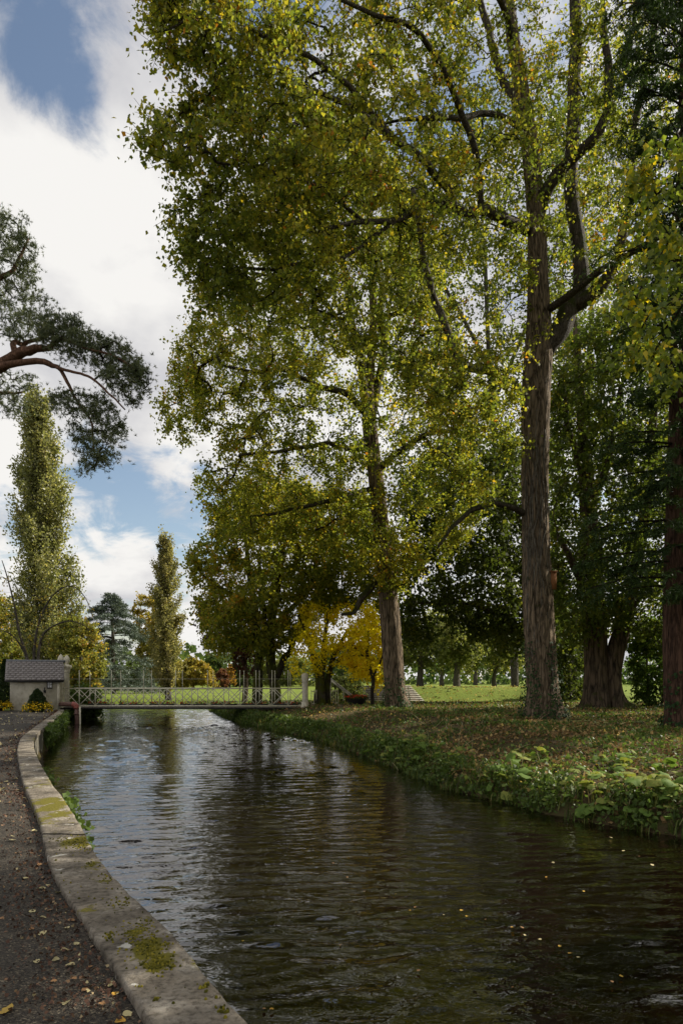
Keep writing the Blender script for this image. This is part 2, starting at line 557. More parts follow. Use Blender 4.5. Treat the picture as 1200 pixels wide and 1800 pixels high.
M['lead'] = noise_mat('lead', [(.3, (.1, .105, .12)), (.7, (.2, .205, .22))], scale=6, rough=.5)
M['red_pipe'] = noise_mat('red_pipe', [(.3, (.07, .04, .032)), (.7, (.19, .095, .075))], scale=9, rough=.5)
M['red_elbow'] = noise_mat('red_elbow', [(.3, (.22, .06, .045)), (.7, (.36, .11, .085))], scale=9, rough=.45)
M['pot'] = noise_mat('pot', [(.3, (.012, .012, .011)), (.7, (.035, .033, .03))], scale=12, rough=.5)
M['stone_step'] = noise_mat('stone_step', [(.3, (.3, .28, .23)), (.7, (.5, .47, .4))], scale=6, rough=.9)
M['box_wood'] = noise_mat('box_wood', [(.3, (.2, .08, .03)), (.7, (.33, .15, .06))], scale=6, stretch=(6, 6, 1))
M['white'] = noise_mat('white', [(.3, (.6, .6, .6)), (.7, (.75, .75, .74))], scale=6, rough=.3)
M['rail'] = noise_mat('rail', [(.3, (.36, .33, .27)), (.7, (.5, .47, .38))], scale=8, rough=.5)
M['gravel'] = noise_mat('gravel', [(.25, (.16, .11, .08)), (.5, (.27, .2, .16)), (.75, (.34, .24, .15))], scale=5, rough=.95, bump=.5, bscale=60)
M['dirt'] = noise_mat('dirt', [(.3, (.07, .045, .028)), (.7, (.17, .11, .065))], scale=4, rough=.95, bump=.4, bscale=40)
M['wall_stone'] = noise_mat('wall_stone', [(.3, (.04, .036, .028)), (.5, (.12, .11, .085)), (.75, (.22, .2, .16))], scale=3, stretch=(1, 1, .5), rough=.95, bump=.6, bscale=18)


def asphalt():
    m, n, l = newmat('asphalt')
    out = n.new('ShaderNodeOutputMaterial')
    pb = n.new('ShaderNodeBsdfPrincipled'); pb.inputs['Roughness'].default_value = 0.85; pb.inputs['Specular IOR Level'].default_value = .3
    tc = n.new('ShaderNodeTexCoord')
    vo = n.new('ShaderNodeTexVoronoi'); vo.inputs['Scale'].default_value = 95
    l.new(tc.outputs['Object'], vo.inputs['Vector'])
    big = n.new('ShaderNodeTexNoise'); big.inputs['Scale'].default_value = 0.9; big.inputs['Detail'].default_value = 7
    l.new(tc.outputs['Object'], big.inputs['Vector'])
    fine = n.new('ShaderNodeTexNoise'); fine.inputs['Scale'].default_value = 38; fine.inputs['Detail'].default_value = 6
    l.new(tc.outputs['Object'], fine.inputs['Vector'])
    sep = n.new('ShaderNodeSeparateColor'); l.new(vo.outputs['Color'], sep.inputs[0])
    cr = ramp_node(n, [(0, (.018, .016, .014)), (.6, (.05, .045, .038)), (.93, (.1, .088, .07)), (1, (.2, .18, .14))])
    l.new(sep.outputs[0], cr.inputs[0])
    cr2 = ramp_node(n, [(.3, (.5, .46, .4)), (.62, (1.12, 1.04, .93))])
    l.new(big.outputs['Fac'], cr2.inputs[0])
    mx = n.new('ShaderNodeMixRGB'); mx.blend_type = 'MULTIPLY'; mx.inputs[0].default_value = 1
    l.new(cr.outputs[0], mx.inputs[1]); l.new(cr2.outputs[0], mx.inputs[2])
    l.new(mx.outputs[0], pb.inputs['Base Color'])
    ad = n.new('ShaderNodeMath'); ad.operation = 'ADD'
    l.new(vo.outputs['Distance'], ad.inputs[0]); l.new(fine.outputs['Fac'], ad.inputs[1])
    bp = n.new('ShaderNodeBump'); bp.inputs['Strength'].default_value = .9; bp.inputs['Distance'].default_value = .012
    l.new(ad.outputs[0], bp.inputs['Height']); l.new(bp.outputs[0], pb.inputs['Normal'])
    l.new(pb.outputs[0], out.inputs[0])
    return m


M['asphalt'] = asphalt()


def coping_mat():
    m, n, l = newmat('weathered_concrete')
    out = n.new('ShaderNodeOutputMaterial')
    pb = n.new('ShaderNodeBsdfPrincipled'); pb.inputs['Roughness'].default_value = 0.92; pb.inputs['Specular IOR Level'].default_value = .2
    tc = n.new('ShaderNodeTexCoord')

    def nz(s, d=8, r=.65, off=0):
        a = n.new('ShaderNodeTexNoise'); a.inputs['Scale'].default_value = s; a.inputs['Detail'].default_value = d; a.inputs['Roughness'].default_value = r
        mp = n.new('ShaderNodeMapping'); mp.inputs['Location'].default_value = (off, off, 0)
        l.new(tc.outputs['Object'], mp.inputs[0]); l.new(mp.outputs[0], a.inputs['Vector'])
        return a
    a = nz(3.5); b = nz(30, 6); c = nz(1.3, 7, .72, 5); lich = nz(5.5, 4, .5, 9); d = nz(9, 8, .7, 3)
    cr = ramp_node(n, [(.32, (.05, .043, .033)), (.45, (.15, .128, .1)), (.57, (.235, .205, .165)), (.7, (.38, .345, .29))])
    l.new(a.outputs['Fac'], cr.inputs[0])
    cr2 = ramp_node(n, [(.32, (.38, .36, .33)), (.5, (.95, .95, .95)), (.7, (1.15, 1.12, 1.08))])
    l.new(b.outputs['Fac'], cr2.inputs[0])
    m1 = n.new('ShaderNodeMixRGB'); m1.blend_type = 'MULTIPLY'; m1.inputs[0].default_value = 1
    l.new(cr.outputs[0], m1.inputs[1]); l.new(cr2.outputs[0], m1.inputs[2])
    # moss film
    mul = n.new('ShaderNodeMath'); mul.operation = 'MULTIPLY_ADD'; mul.inputs[1].default_value = .55
    l.new(d.outputs['Fac'], mul.inputs[0]); l.new(c.outputs['Fac'], mul.inputs[2])
    am = n.new('ShaderNodeAttribute'); am.attribute_name = 'mossy'
    mm = n.new('ShaderNodeMath'); mm.operation = 'MULTIPLY_ADD'; mm.inputs[1].default_value = .36
    l.new(am.outputs['Fac'], mm.inputs[0]); l.new(mul.outputs[0], mm.inputs[2])
    mr = n.new('ShaderNodeMapRange'); mr.inputs['From Min'].default_value = .87; mr.inputs['From Max'].default_value = .93
    l.new(mm.outputs[0], mr.inputs[0])
    m2 = n.new('ShaderNodeMixRGB'); m2.inputs[2].default_value = (.125, .11, .014, 1)
    l.new(mr.outputs[0], m2.inputs[0]); l.new(m1.outputs[0], m2.inputs[1])
    # white lichen
    ml = n.new('ShaderNodeMapRange'); ml.inputs['From Min'].default_value = .66; ml.inputs['From Max'].default_value = .70; ml.inputs['To Max'].default_value = .85
    l.new(lich.outputs['Fac'], ml.inputs[0])
    m3 = n.new('ShaderNodeMixRGB'); m3.inputs[2].default_value = (.55, .53, .47, 1)
    l.new(ml.outputs[0], m3.inputs[0]); l.new(m2.outputs[0], m3.inputs[1])
    l.new(m3.outputs[0], pb.inputs['Base Color'])
    ad = n.new('ShaderNodeMath'); ad.operation = 'ADD'
    l.new(b.outputs['Fac'], ad.inputs[0]); l.new(d.outputs['Fac'], ad.inputs[1])
    bp = n.new('ShaderNodeBump'); bp.inputs['Strength'].default_value = .9; bp.inputs['Distance'].default_value = .02
    l.new(ad.outputs[0], bp.inputs['Height']); l.new(bp.outputs[0], pb.inputs['Normal'])
    l.new(pb.outputs[0], out.inputs[0])
    return m


M['coping'] = coping_mat()
M['moss'] = leaf_mat('moss', [(0, (.04, .042, .008)), (.6, (.13, .115, .013)), (1, (.24, .2, .025))], trans=.1, rough=.9, spec=.1)


def ground_mat():
    m, n, l = newmat('ground')
    out = n.new('ShaderNodeOutputMaterial')
    pb = n.new('ShaderNodeBsdfPrincipled'); pb.inputs['Roughness'].default_value = 0.95; pb.inputs['Specular IOR Level'].default_value = .1
    tc = n.new('ShaderNodeTexCoord')
    at = n.new('ShaderNodeAttribute'); at.attribute_name = 'lawn'

    def nz(s, d=7):
        a = n.new('ShaderNodeTexNoise'); a.inputs['Scale'].default_value = s; a.inputs['Detail'].default_value = d; a.inputs['Roughness'].default_value = .7
        l.new(tc.outputs['Object'], a.inputs['Vector']); return a
    a = nz(2.5); b = nz(.25); c = nz(9)
    soil = ramp_node(n, [(.3, (.03, .022, .014)), (.48, (.075, .055, .028)), (.6, (.06, .065, .02)), (.75, (.13, .09, .035))])
    l.new(a.outputs['Fac'], soil.inputs[0])
    lawn = ramp_node(n, [(.3, (.1, .135, .02)), (.55, (.15, .2, .03)), (.75, (.22, .24, .045))])
    l.new(b.outputs['Fac'], lawn.inputs[0])
    lv = n.new('ShaderNodeMixRGB'); lv.blend_type = 'MULTIPLY'; lv.inputs[0].default_value = .6
    cv = ramp_node(n, [(.35, (.5, .5, .45)), (.65, (1.3, 1.25, 1.2))])
    l.new(c.outputs['Fac'], cv.inputs[0]); l.new(lawn.outputs[0], lv.inputs[1]); l.new(cv.outputs[0], lv.inputs[2])
    mx = n.new('ShaderNodeMixRGB')
    # patchy edge
    ad = n.new('ShaderNodeMath'); ad.operation = 'MULTIPLY_ADD'; ad.inputs[1].default_value = 1.0
    sb = n.new('ShaderNodeMath'); sb.operation = 'SUBTRACT'; sb.inputs[1].default_value = .5
    l.new(a.outputs['Fac'], sb.inputs[0])
    l.new(at.outputs['Fac'], ad.inputs[0]); l.new(sb.outputs[0], ad.inputs[2])
    cl = n.new('ShaderNodeMapRange'); cl.inputs['From Min'].default_value = .3; cl.inputs['From Max'].default_value = .7
    l.new(ad.outputs[0], cl.inputs[0])
    l.new(cl.outputs[0], mx.inputs[0]); l.new(soil.outputs[0], mx.inputs[1]); l.new(lv.outputs[0], mx.inputs[2])
    l.new(mx.outputs[0], pb.inputs['Base Color'])
    bp = n.new('ShaderNodeBump'); bp.inputs['Strength'].default_value = .8; bp.inputs['Distance'].default_value = .06
    l.new(c.outputs['Fac'], bp.inputs['Height']); l.new(bp.outputs[0], pb.inputs['Normal'])
    l.new(pb.outputs[0], out.inputs[0])
    return m


M['ground'] = ground_mat()


def water_mat():
    m, n, l = newmat('river_water')
    out = n.new('ShaderNodeOutputMaterial')
    pb = n.new('ShaderNodeBsdfPrincipled')
    pb.inputs['Base Color'].default_value = (.004, .0018, .0007, 1)
    pb.inputs['Roughness'].default_value = 0.012
    pb.inputs['IOR'].default_value = 2.15
    tc = n.new('ShaderNodeTexCoord')
    mp = n.new('ShaderNodeMapping'); mp.inputs['Scale'].default_value = (.55, 1, 1); mp.inputs['Rotation'].default_value = (0, 0, .12)
    l.new(tc.outputs['Object'], mp.inputs[0])
    a = n.new('ShaderNodeTexNoise'); a.inputs['Scale'].default_value = 13; a.inputs['Detail'].default_value = 2; a.inputs['Roughness'].default_value = .5; a.inputs['Distortion'].default_value = .4
    l.new(mp.outputs[0], a.inputs['Vector'])
    bp = n.new('ShaderNodeBump'); bp.inputs['Strength'].default_value = .35; bp.inputs['Distance'].default_value = .02
    l.new(a.outputs['Fac'], bp.inputs['Height']); l.new(bp.outputs[0], pb.inputs['Normal'])
    l.new(pb.outputs[0], out.inputs[0])
    return m


M['water'] = water_mat()

# ------------------------------------------------------------------ river, ground, wall
WZ = -0.70            # water level
KZ = 0.06             # top of the coping


def px_on(x, y, z):
    d = (EYE - z) * F / (y - HY)
    return np.array([(x - HX) / F * d, d])


_in = [(262, 1790), (217, 1720), (175, 1657), (140, 1602), (104, 1550), (83, 1499), (69, 1442), (50, 1397), (42, 1378), (34, 1340), (31, 1317), (38, 1297), (54, 1283), (78, 1266), (99, 1252), (104, 1247)]
_ou = [(435, 1797), (372, 1725), (322, 1662), (268, 1607), (209, 1550), (168, 1499), (138, 1445), (108, 1398), (92, 1378), (70, 1338), (60, 1312), (62, 1297), (72, 1284), (92, 1268), (110, 1253), (113, 1247.5)]
KIN = np.array([px_on(x, y, KZ) for x, y in _in])
KOU = np.array([px_on(x, y, KZ) for x, y in _ou])
# go on behind the camera
KIN = np.vstack([KIN[0] + (KIN[0] - KIN[2]) * 5, KIN[0] + (KIN[0] - KIN[2]) * 1.5, KIN])
KOU = np.vstack([KOU[0] + (KOU[0] - KOU[2]) * 5, KOU[0] + (KOU[0] - KOU[2]) * 1.5, KOU])
KMID = (KIN + KOU) / 2
LB = np.vstack([KMID, [(-14.6, 36.0), (-16.0, 40.0), (-19, 45), (-27, 50), (-60, 56), (-160, 60)]])
RB = np.array([(14, -8), (9.5, 1), (7.0, 6.0), (5.6, 8.6), (4.93, 9.86), (4.05, 10.8), (3.4, 11.7), (3.0, 12.7), (2.1, 14.4), (1.45, 17.2), (.7, 20.4), (-.9, 26.0), (-3.1, 31), (-6.2, 38.5), (-9.0, 48), (-12, 57), (-18, 62), (-30, 66), (-60, 70), (-160, 76)])
RIV = np.vstack([LB, RB[::-1]])


def ground_h(x, y):
    x = np.asarray(x, float); y = np.asarray(y, float)
    ins = inpoly(x, y, RIV)
    dl = pl_dist(x, y, LB); dr = pl_dist(x, y, RB)
    wob = (fbm(np.stack([x * .8, y * .8, 0 * x], -1)) - .5)
    sdr = dr + wob * .5 * sstep(0, 1.0, dr)
    right = -0.80 + .48 * sstep(-.05, .55, sdr) + .47 * sstep(.3, 4.6, sdr)
    top = .15
    rel = np.clip((right + .8) / .95, 0, 1)
    right = -0.80 + rel * (top + .80)
    far = y > 52
    rfar = -0.80 + .72 * sstep(0, 1.6, sdr)
    tt = np.clip((y - 46) / 10, 0, 1)
    right = right * (1 - tt) + rfar * tt
    # lawn terrace behind the steps
    terr = 1.02 * sstep(45.6, 50.8, y) * sstep(-1.5, 1.5, x) * (1 - sstep(13, 21, x)) * (1 - .35 * sstep(60, 120, y))
    right = right + terr + (wob * .10) * sstep(.3, 2, sdr)
    left = np.full(x.shape, -0.012)
    tl = sstep(34.5, 37, y)
    leftbank = -0.85 + .8 * sstep(0, 1.5, dl)
    left = left * (1 - tl) + leftbank * tl
    h = np.where(dl < dr, left, right)
    bed = -0.85 - .7 * sstep(0, 1.5, np.minimum(dl, dr))
    return np.where(ins, bed, h)


def build_ground():
    def axis(a, b, step, far, ratio=1.22):
        core = list(np.arange(a, b + 1e-6, step))
        s, v, lo = step, a, []
        while v > -far:
            s *= ratio; v -= s; lo.append(v)
        s, v, hi = step, b, []
        while v < far:
            s *= ratio; v += s; hi.append(v)
        return np.array(lo[::-1] + core + hi)
    xs = axis(-17, 16, .28, 2500)
    ys = axis(-4, 56, .36, 2500)
    X, Y = np.meshgrid(xs, ys)
    Z = ground_h(X, Y)
    v = np.stack([X, Y, Z], -1).reshape(-1, 3)
    nx, ny = len(xs), len(ys)
    i = np.arange(ny - 1)[:, None] * nx; j = np.arange(nx - 1)[None, :]
    q = np.stack([i + j, i + j + 1, i + nx + j + 1, i + nx + j], -1).reshape(-1, 4)
    # lawn mask: mown grass beyond the trees and across the river
    x, y = v[:, 0], v[:, 1]
    lawn = np.maximum(sstep(43.5, 46, y), sstep(60, 64, y))
    near = .42 * sstep(2.5, 6, pl_dist(x, y, RB)) * (x > 2)
    lawn = np.maximum(lawn, near)
    lawn = np.where((y > 30) & (x < -14), .9, lawn)
    lawn = np.where((y < 36) & (x < 0) & (pl_dist(x, y, LB) < pl_dist(x, y, RB)), .1, lawn)
    o = obj('ground', mesh_np('ground', v, q, M['ground'], {'lawn': ('POINT', lawn)}, True))
    o['kind'] = 'structure'


build_ground()


def build_water():
    ys = [-6.0]
    while ys[-1] < 76:
        yy = max(abs(ys[-1]), 0)
        ys.append(ys[-1] + (0.4 if ys[-1] < 1.8 else max(.026, .0062 * yy)))
    ys = np.array(ys)
    xs = np.concatenate([np.linspace(-160, -18.4, 24), np.arange(-18, 7.6, .07), np.linspace(7.8, 16, 9)])
    X, Y = np.meshgrid(xs, ys)
    rng = np.random.default_rng(5)
    wx = X + .35 * (fbm(np.stack([X * .5, Y * .5, 0 * X], -1)) - .5) * 2
    wy = Y + .5 * (fbm(np.stack([X * .35 + 9, Y * .5, 0 * X + 4], -1)) - .5) * 2
    Z = np.zeros_like(X)
    for k in range(36):
        lam = .17 * (2.9 ** rng.random())
        ang = rng.normal(-.12, .3)
        kx, ky = math.sin(ang), math.cos(ang)
        kk = 2 * math.pi / lam
        amp = .032 / kk
        ph = rng.random() * 6.28
        Z += amp * np.sin(kk * (kx * wx + ky * wy) + ph)
    env = .3 + 1.4 * fbm(np.stack([X * .35, Y * .3, 0 * X + 2.2], -1))
    Z = Z * env * (1 - .42 * sstep(-1.5, 3.5, X))
    Z = WZ + Z + 14.0 * Z * Z
    v = np.stack([X, Y, Z], -1).reshape(-1, 3)
    nx, ny = len(xs), len(ys)
    i = np.arange(ny - 1)[:, None] * nx; j = np.arange(nx - 1)[None, :]
    q = np.stack([i + j, i + j + 1, i + nx + j + 1, i + nx + j], -1).reshape(-1, 4)
    # keep only the river and a margin under the banks
    c = v[q].mean(1)
    keep = inpoly(c[:, 0], c[:, 1], RIV) | (np.minimum(pl_dist(c[:, 0], c[:, 1], LB), pl_dist(c[:, 0], c[:, 1], RB)) < .6)
    q = q[keep]
    used = np.unique(q); remap = np.zeros(len(v), int); remap[used] = np.arange(len(used))
    o = obj('water', mesh_np('water', v[used], remap[q], M['water'], None, True))
    o['kind'] = 'structure'


build_water()


def strip(name, line, width, mat, lift=.02, n=60):
    c = smooth_line(line, n)
    t = np.gradient(c, axis=0); t /= np.linalg.norm(t, axis=1, keepdims=True)
    nr = np.stack([-t[:, 1], t[:, 0]], 1)
    cols = []
    for k in np.linspace(-.5, .5, 7):
        w = width * (1 + .12 * np.sin(np.arange(n) * .7 + k * 3))
        p = c + nr * (k * w)[:, None]
        edge = .0 if abs(k) < .45 else -.05
        cols.append(np.column_stack([p, ground_h(p[:, 0], p[:, 1]) + lift + edge]))
    v = np.stack(cols, 1).reshape(-1, 3)
    i = np.arange(n - 1)[:, None] * 7; j = np.arange(6)[None, :]
    q = np.stack([i + j, i + j + 1, i + 8 + j, i + 7 + j], -1).reshape(-1, 4)
    o = whole(name, (v, q[:, ::-1]), mat, True)
    o['kind'] = 'structure'
    return o


strip('gravel_path', [(-2.2, 38.2), (0.5, 40.0), (4.5, 42.8), (9, 43.2), (14, 42), (22, 40), (40, 36)], 3.0, M['gravel'])
strip('dirt_path', [(3.5, 36.5), (7.5, 33.5), (10.5, 31), (14, 29), (26, 26)], 1.5, M['dirt'])


def build_path():
    """asphalt path left of the wall"""
    kin = smooth_line(KIN, 90)
    w = np.linspace(0, 1, 12)
    rows = []
    for k, p in enumerate(kin):
        lx = min(p[0] - 6.5, -9) if p[1] < 20 else p[0] - 9
        xs = p[0] + .05 + (lx - p[0]) * w
        rows.append(np.column_stack([xs, np.full(12, p[1]), .004 + .02 * (vnoise(np.column_stack([xs * 1.3, np.full(12, p[1] * 1.3), 0 * xs])) - .5) * (w > .05)]))
    v = np.stack(rows).reshape(-1, 3)
    v[:, 2] = np.maximum(v[:, 2], -.006)
    n = len(kin)
    i = np.arange(n - 1)[:, None] * 12; j = np.arange(11)[None, :]
    q = np.stack([i + j, i + 12 + j, i + 13 + j, i + j + 1], -1).reshape(-1, 4)
    o = whole('path', (v, q), M['asphalt'], True)
    o['kind'] = 'structure'


build_path()


def build_wall():
    n = 260
    kin = smooth_line(KIN, n); kou = smooth_line(KOU, n)
    root = thing('river_wall', 'low weathered concrete river wall with mossy coping beside the asphalt path', 'wall', (*KMID[4], 0))
    MS = [(238, 1640, 14, 22), (262, 1665, 20, 40), (278, 1695, 14, 34), (130, 1478, 16, 26), (90, 1420, 22, 60), (105, 1432, 18, 40), (80, 1412, 15, 34), (140, 1487, 10, 18), (160, 1520, 8, 8), (395, 1775, 8, 7), (365, 1732, 6, 5), (275, 1757, 3, 2), (190, 1545, 10, 7), (210, 1590, 12, 8), (195, 1645, 8, 8), (250, 1625, 10, 9)]
    MSP = [(px_on(a, b, KZ), max(.06, c * 1.25 * (1.45 * F / (b - HY)) / F), min(1, d / 26)) for a, b, c, d in MS]

    def mossy(v):
        r = np.zeros(len(v))
        for c, rad, st in MSP:
            dd = ((v[:, 0] - c[0]) / rad) ** 2 + ((v[:, 1] - c[1]) / (rad * 2.2)) ** 2
            r = np.maximum(r, st * np.exp(-dd))
        return r
    # coping pieces
    seg = np.linalg.norm(np.diff((kin + kou) / 2, axis=0), axis=1)
    s = np.concatenate([[0], np.cumsum(seg)])
    total = s[-1]
    cuts = [0]
    rr = random.Random(3)
    while cuts[-1] < total - 4:
        cuts.append(cuts[-1] + 4.4 + rr.random() * .8)
    cuts[-1] = total
    for a, b in zip(cuts[:-1], cuts[1:]):
        g = .006
        ss = np.linspace(a + g, b - g, max(8, int((b - a) / (.04 if np.interp(a, s, kin[:, 1]) < 7 else .14))))
        pi = np.column_stack([np.interp(ss, s, kin[:, k]) for k in (0, 1)])
        po = np.column_stack([np.interp(ss, s, kou[:, k]) for k in (0, 1)])
        # profile across: inner bottom, inner top, chamfer..., outer
        prof = [(-.004, -.05), (-.004, KZ * .4), (-.003, KZ - .012), (.012, KZ - .001), (.1, KZ), (.2, KZ), (.3, KZ + .002), (.4, KZ + .003), (.5, KZ + .003), (.6, KZ + .003), (.7, KZ + .002), (.8, KZ), (.9, KZ), (.985, KZ - .001), (1.0, KZ - .014), (1.01, KZ - .10), (1.0, KZ - .11)]
        rows = []
        dz = rr.uniform(-.006, .006)
        for t, z in prof:
            p = pi + (po - pi) * t
            wob = (fbm(np.column_stack([p * 5, np.full(len(p), z * 9)])) - .5) * .028
            nrm = (po - pi) / np.linalg.norm(po - pi, axis=1, keepdims=True)
            p2 = p + nrm * (wob * (1 if t < .1 or t > .9 else 0))[:, None]
            rows.append(np.column_stack([p2, z + dz + (wob * .5 if z > KZ - .02 else 0 * wob)]))
        v = np.stack(rows, 1)
        L, K = v.shape[:2]
        vv = v.reshape(-1, 3)
        i = np.arange(L - 1)[:, None] * K; j = np.arange(K - 1)[None, :]
        q = np.stack([i + j, i + j + 1, i + K + j + 1, i + K + j], -1).reshape(-1, 4)
        caps = [np.array([[0, k, k + 1] for k in range(1, K - 1)]), np.array([[(L - 1) * K, (L - 1) * K + k + 1, (L - 1) * K + k] for k in range(1, K - 1)])]
        part('coping_block', (vv, [q] + caps), M['coping'], root, smooth=False, attrs={'mossy': ('POINT', mossy(vv))})
    # wall body down to the river bed
    rows = []
    zs = [KZ - .1, -.12, -.35, -.6, -.9, -1.4]
    inward = (kin - kou) / np.linalg.norm(kin - kou, axis=1, keepdims=True)
    for z in zs:
        p = kou + inward * .05
        wob = (fbm(np.column_stack([p * 3, np.full(n, z * 4)])) - .5) * .1
        rows.append(np.column_stack([p + inward * (wob - .0)[:, None], np.full(n, z)]))
    for z in (-1.4, -.06):
        rows.append(np.column_stack([kin - inward * .06, np.full(n, z)]))
    v = np.stack(rows, 1); K = v.shape[1]
    i = np.arange(n - 1)[:, None] * K; j = np.arange(K)[None, :]
    q = np.stack([i + j, i + (j + 1) % K, i + K + (j + 1) % K, i + K + j], -1).reshape(-1, 4)
    part('wall_face', (v.reshape(-1, 3), q), M['wall_stone'], root, smooth=True)
    # moss cushions on the coping
    G = Geo(); tint = []
    rg = np.random.default_rng(8)
    spots = []
    for (mx, my, rad, cnt) in MS:
        for _ in range(cnt * 4):
            spots.append(px_on(mx + rg.normal(0, rad), my + rg.normal(0, rad * .55), KZ))
    for ss in rg.random(260):
        k = int(ss * (n - 1)); t = rg.random()
        spots.append(kin[k] + (kou[k] - kin[k]) * t)
    spots = np.array(spots)
    dmid = pl_dist(spots[:, 0], spots[:, 1], (kin + kou) / 2)
    spots = spots[dmid < .17]
    for (x, y) in spots:
        r = rg.uniform(.003, .010); hh = r * rg.uniform(.2, .5)
        th = np.linspace(0, 6.283, 8)[:-1] + rg.random()
        rr2 = r * rg.uniform(.7, 1.35, 7)
        ring0 = np.column_stack([x + rr2 * np.cos(th), y + rr2 * np.sin(th), np.full(7, KZ - .004)])
        ring1 = np.column_stack([x + .62 * rr2 * np.cos(th + .2), y + .62 * rr2 * np.sin(th + .2), np.full(7, KZ + .004 + hh * .8)])
        v = np.vstack([ring0, ring1, [[x, y, KZ + .004 + hh]]])
        j = np.arange(7); jn = (j + 1) % 7
        G.add(v, np.stack([j, jn, jn + 7, j + 7], 1), np.stack([j + 7, jn + 7, np.full(7, 14)], 1))
        tint.append(rg.random())
    v, f = G.out()
    nq, nt = len(f[0]), len(f[1])
    tint = np.array(tint)
    part('moss', (v, f), M['moss'], root, smooth=True, attrs={'tint': ('FACE', np.concatenate([np.repeat(tint, nq // len(tint)), np.repeat(tint, nt // len(tint))]))}, kind='stuff')
    return root, kin, kou


WALL, KINS, KOUS = build_wall()

# ------------------------------------------------------------------ leaves and trees


def unit(v):
    return v / (np.linalg.norm(v, axis=-1, keepdims=True) + 1e-9)


def leaves_geo(pos, size, rng, droop=.4, width=.42, fold=.1, up=0.0):
    """kite-shaped leaves, one folded quad each"""
    n = len(pos)
    u = rng.normal(size=(n, 3)); u = unit(u)
    u[:, 2] -= droop; u = unit(u)
    w = rng.normal(size=(n, 3)); w[:, 2] += up
    v = unit(np.cross(u, unit(w)))
    nn = np.cross(u, v)
    L = (np.asarray(size) * np.ones(n))[:, None]
    a = pos
    b = pos + L * (.36 * u + width * v + fold * nn)
    c = pos + L * u
    d = pos + L * (.36 * u - width * v + fold * nn)
    V = np.stack([a, b, c, d], 1).reshape(-1, 3)
    Q = np.arange(4 * n).reshape(n, 4)
    return V, Q


def sample_sil(poly, n, dmid, thick, rng, density=None):
    """cluster centres in a crown whose outline is poly (photo pixels); real depth round dmid"""
    poly = np.asarray(poly, float)
    lo, hi = poly.min(0), poly.max(0)
    out = []
    while len(out) < n:
        x = rng.uniform(lo[0], hi[0], 4000); y = rng.uniform(lo[1], hi[1], 4000)
        ok = inpoly(x, y, poly)
        x, y = x[ok], y[ok]
        e = np.vstack([poly, poly[:1]])
        ed = pl_dist(x, y, e)
        dm = dmid(x, y) if callable(dmid) else np.full(x.shape, float(dmid))
        # rounder crown: deep in the middle, thin at the rim
        mpx = dm / F
        half = np.minimum(thick, .25 * thick + ed * mpx * 1.1)
        d = dm + rng.uniform(-1, 1, len(x)) * half
        pts = np.column_stack([(x - HX) / F * d, d, EYE + (HY - y) / F * d])
        if density is not None:
            keep = rng.random(len(x)) < density(pts)
            pts = pts[keep]
        out.extend(pts)
    return np.array(out[:n])


def grow(skeleton, centres, rng, lean=.25, r0=.010, pw=.45, rmax=.12, nseg=5, bow=.14, order=True):
    """join every leaf cluster to the nearest branch; returns chains [(pts, radii)]"""
    sk = np.vstack(skeleton)
    cap = len(sk) + len(centres) * nseg + 5
    nodes = np.zeros((cap, 3)); nodes[:len(sk)] = sk
    par = np.full(cap, -1)
    m = len(sk)
    if order:
        dmin = np.array([np.min(((sk - c) ** 2).sum(1)) for c in centres])
        idx = np.argsort(dmin)
    else:
        idx = np.arange(len(centres))
    chains = []
    for ci in idx:
        c = centres[ci]
        dv = nodes[:m] - c
        cost = np.sqrt((dv ** 2).sum(1)) + lean * np.maximum(0, dv[:, 2])
        k = int(np.argmin(cost))
        a = nodes[k]
        L = np.linalg.norm(c - a)
        t = np.linspace(0, 1, nseg + 1)[1:]
        b = rng.normal(size=3) * .6; b[2] += .5
        jit = rng.normal(size=(nseg, 3)) * .03 * L
        jit[-1] = 0
        pts = a + (c - a) * t[:, None] + bow * L * np.sin(math.pi * t)[:, None] * b + jit
        nodes[m:m + nseg] = pts
        par[m] = k
        par[m + 1:m + nseg] = np.arange(m, m + nseg - 1)
        chains.append((k, m, ci))
        m += nseg
    cnt = np.zeros(m)
    for (k, s, ci) in chains:
        cnt[s + nseg - 1] += 1
    for i in range(m - 1, len(sk) - 1, -1):
        if par[i] >= 0:
            cnt[par[i]] += cnt[i]
    rad = np.minimum(r0 * np.maximum(cnt, .4) ** pw, rmax)
    out = []
    tips = {}
    for (k, s, ci) in chains:
        pts = np.vstack([nodes[k], nodes[s:s + nseg]])
        rr = np.concatenate([[rad[s]], rad[s:s + nseg]])
        out.append((pts, rr))
        tips[ci] = pts
    return out, tips


def branch_geo(chains, sides=5):
    G = Geo()
    for pts, rr in chains:
        G.add(*tube(pts, rr, sides, cap=False))
    return G.out()


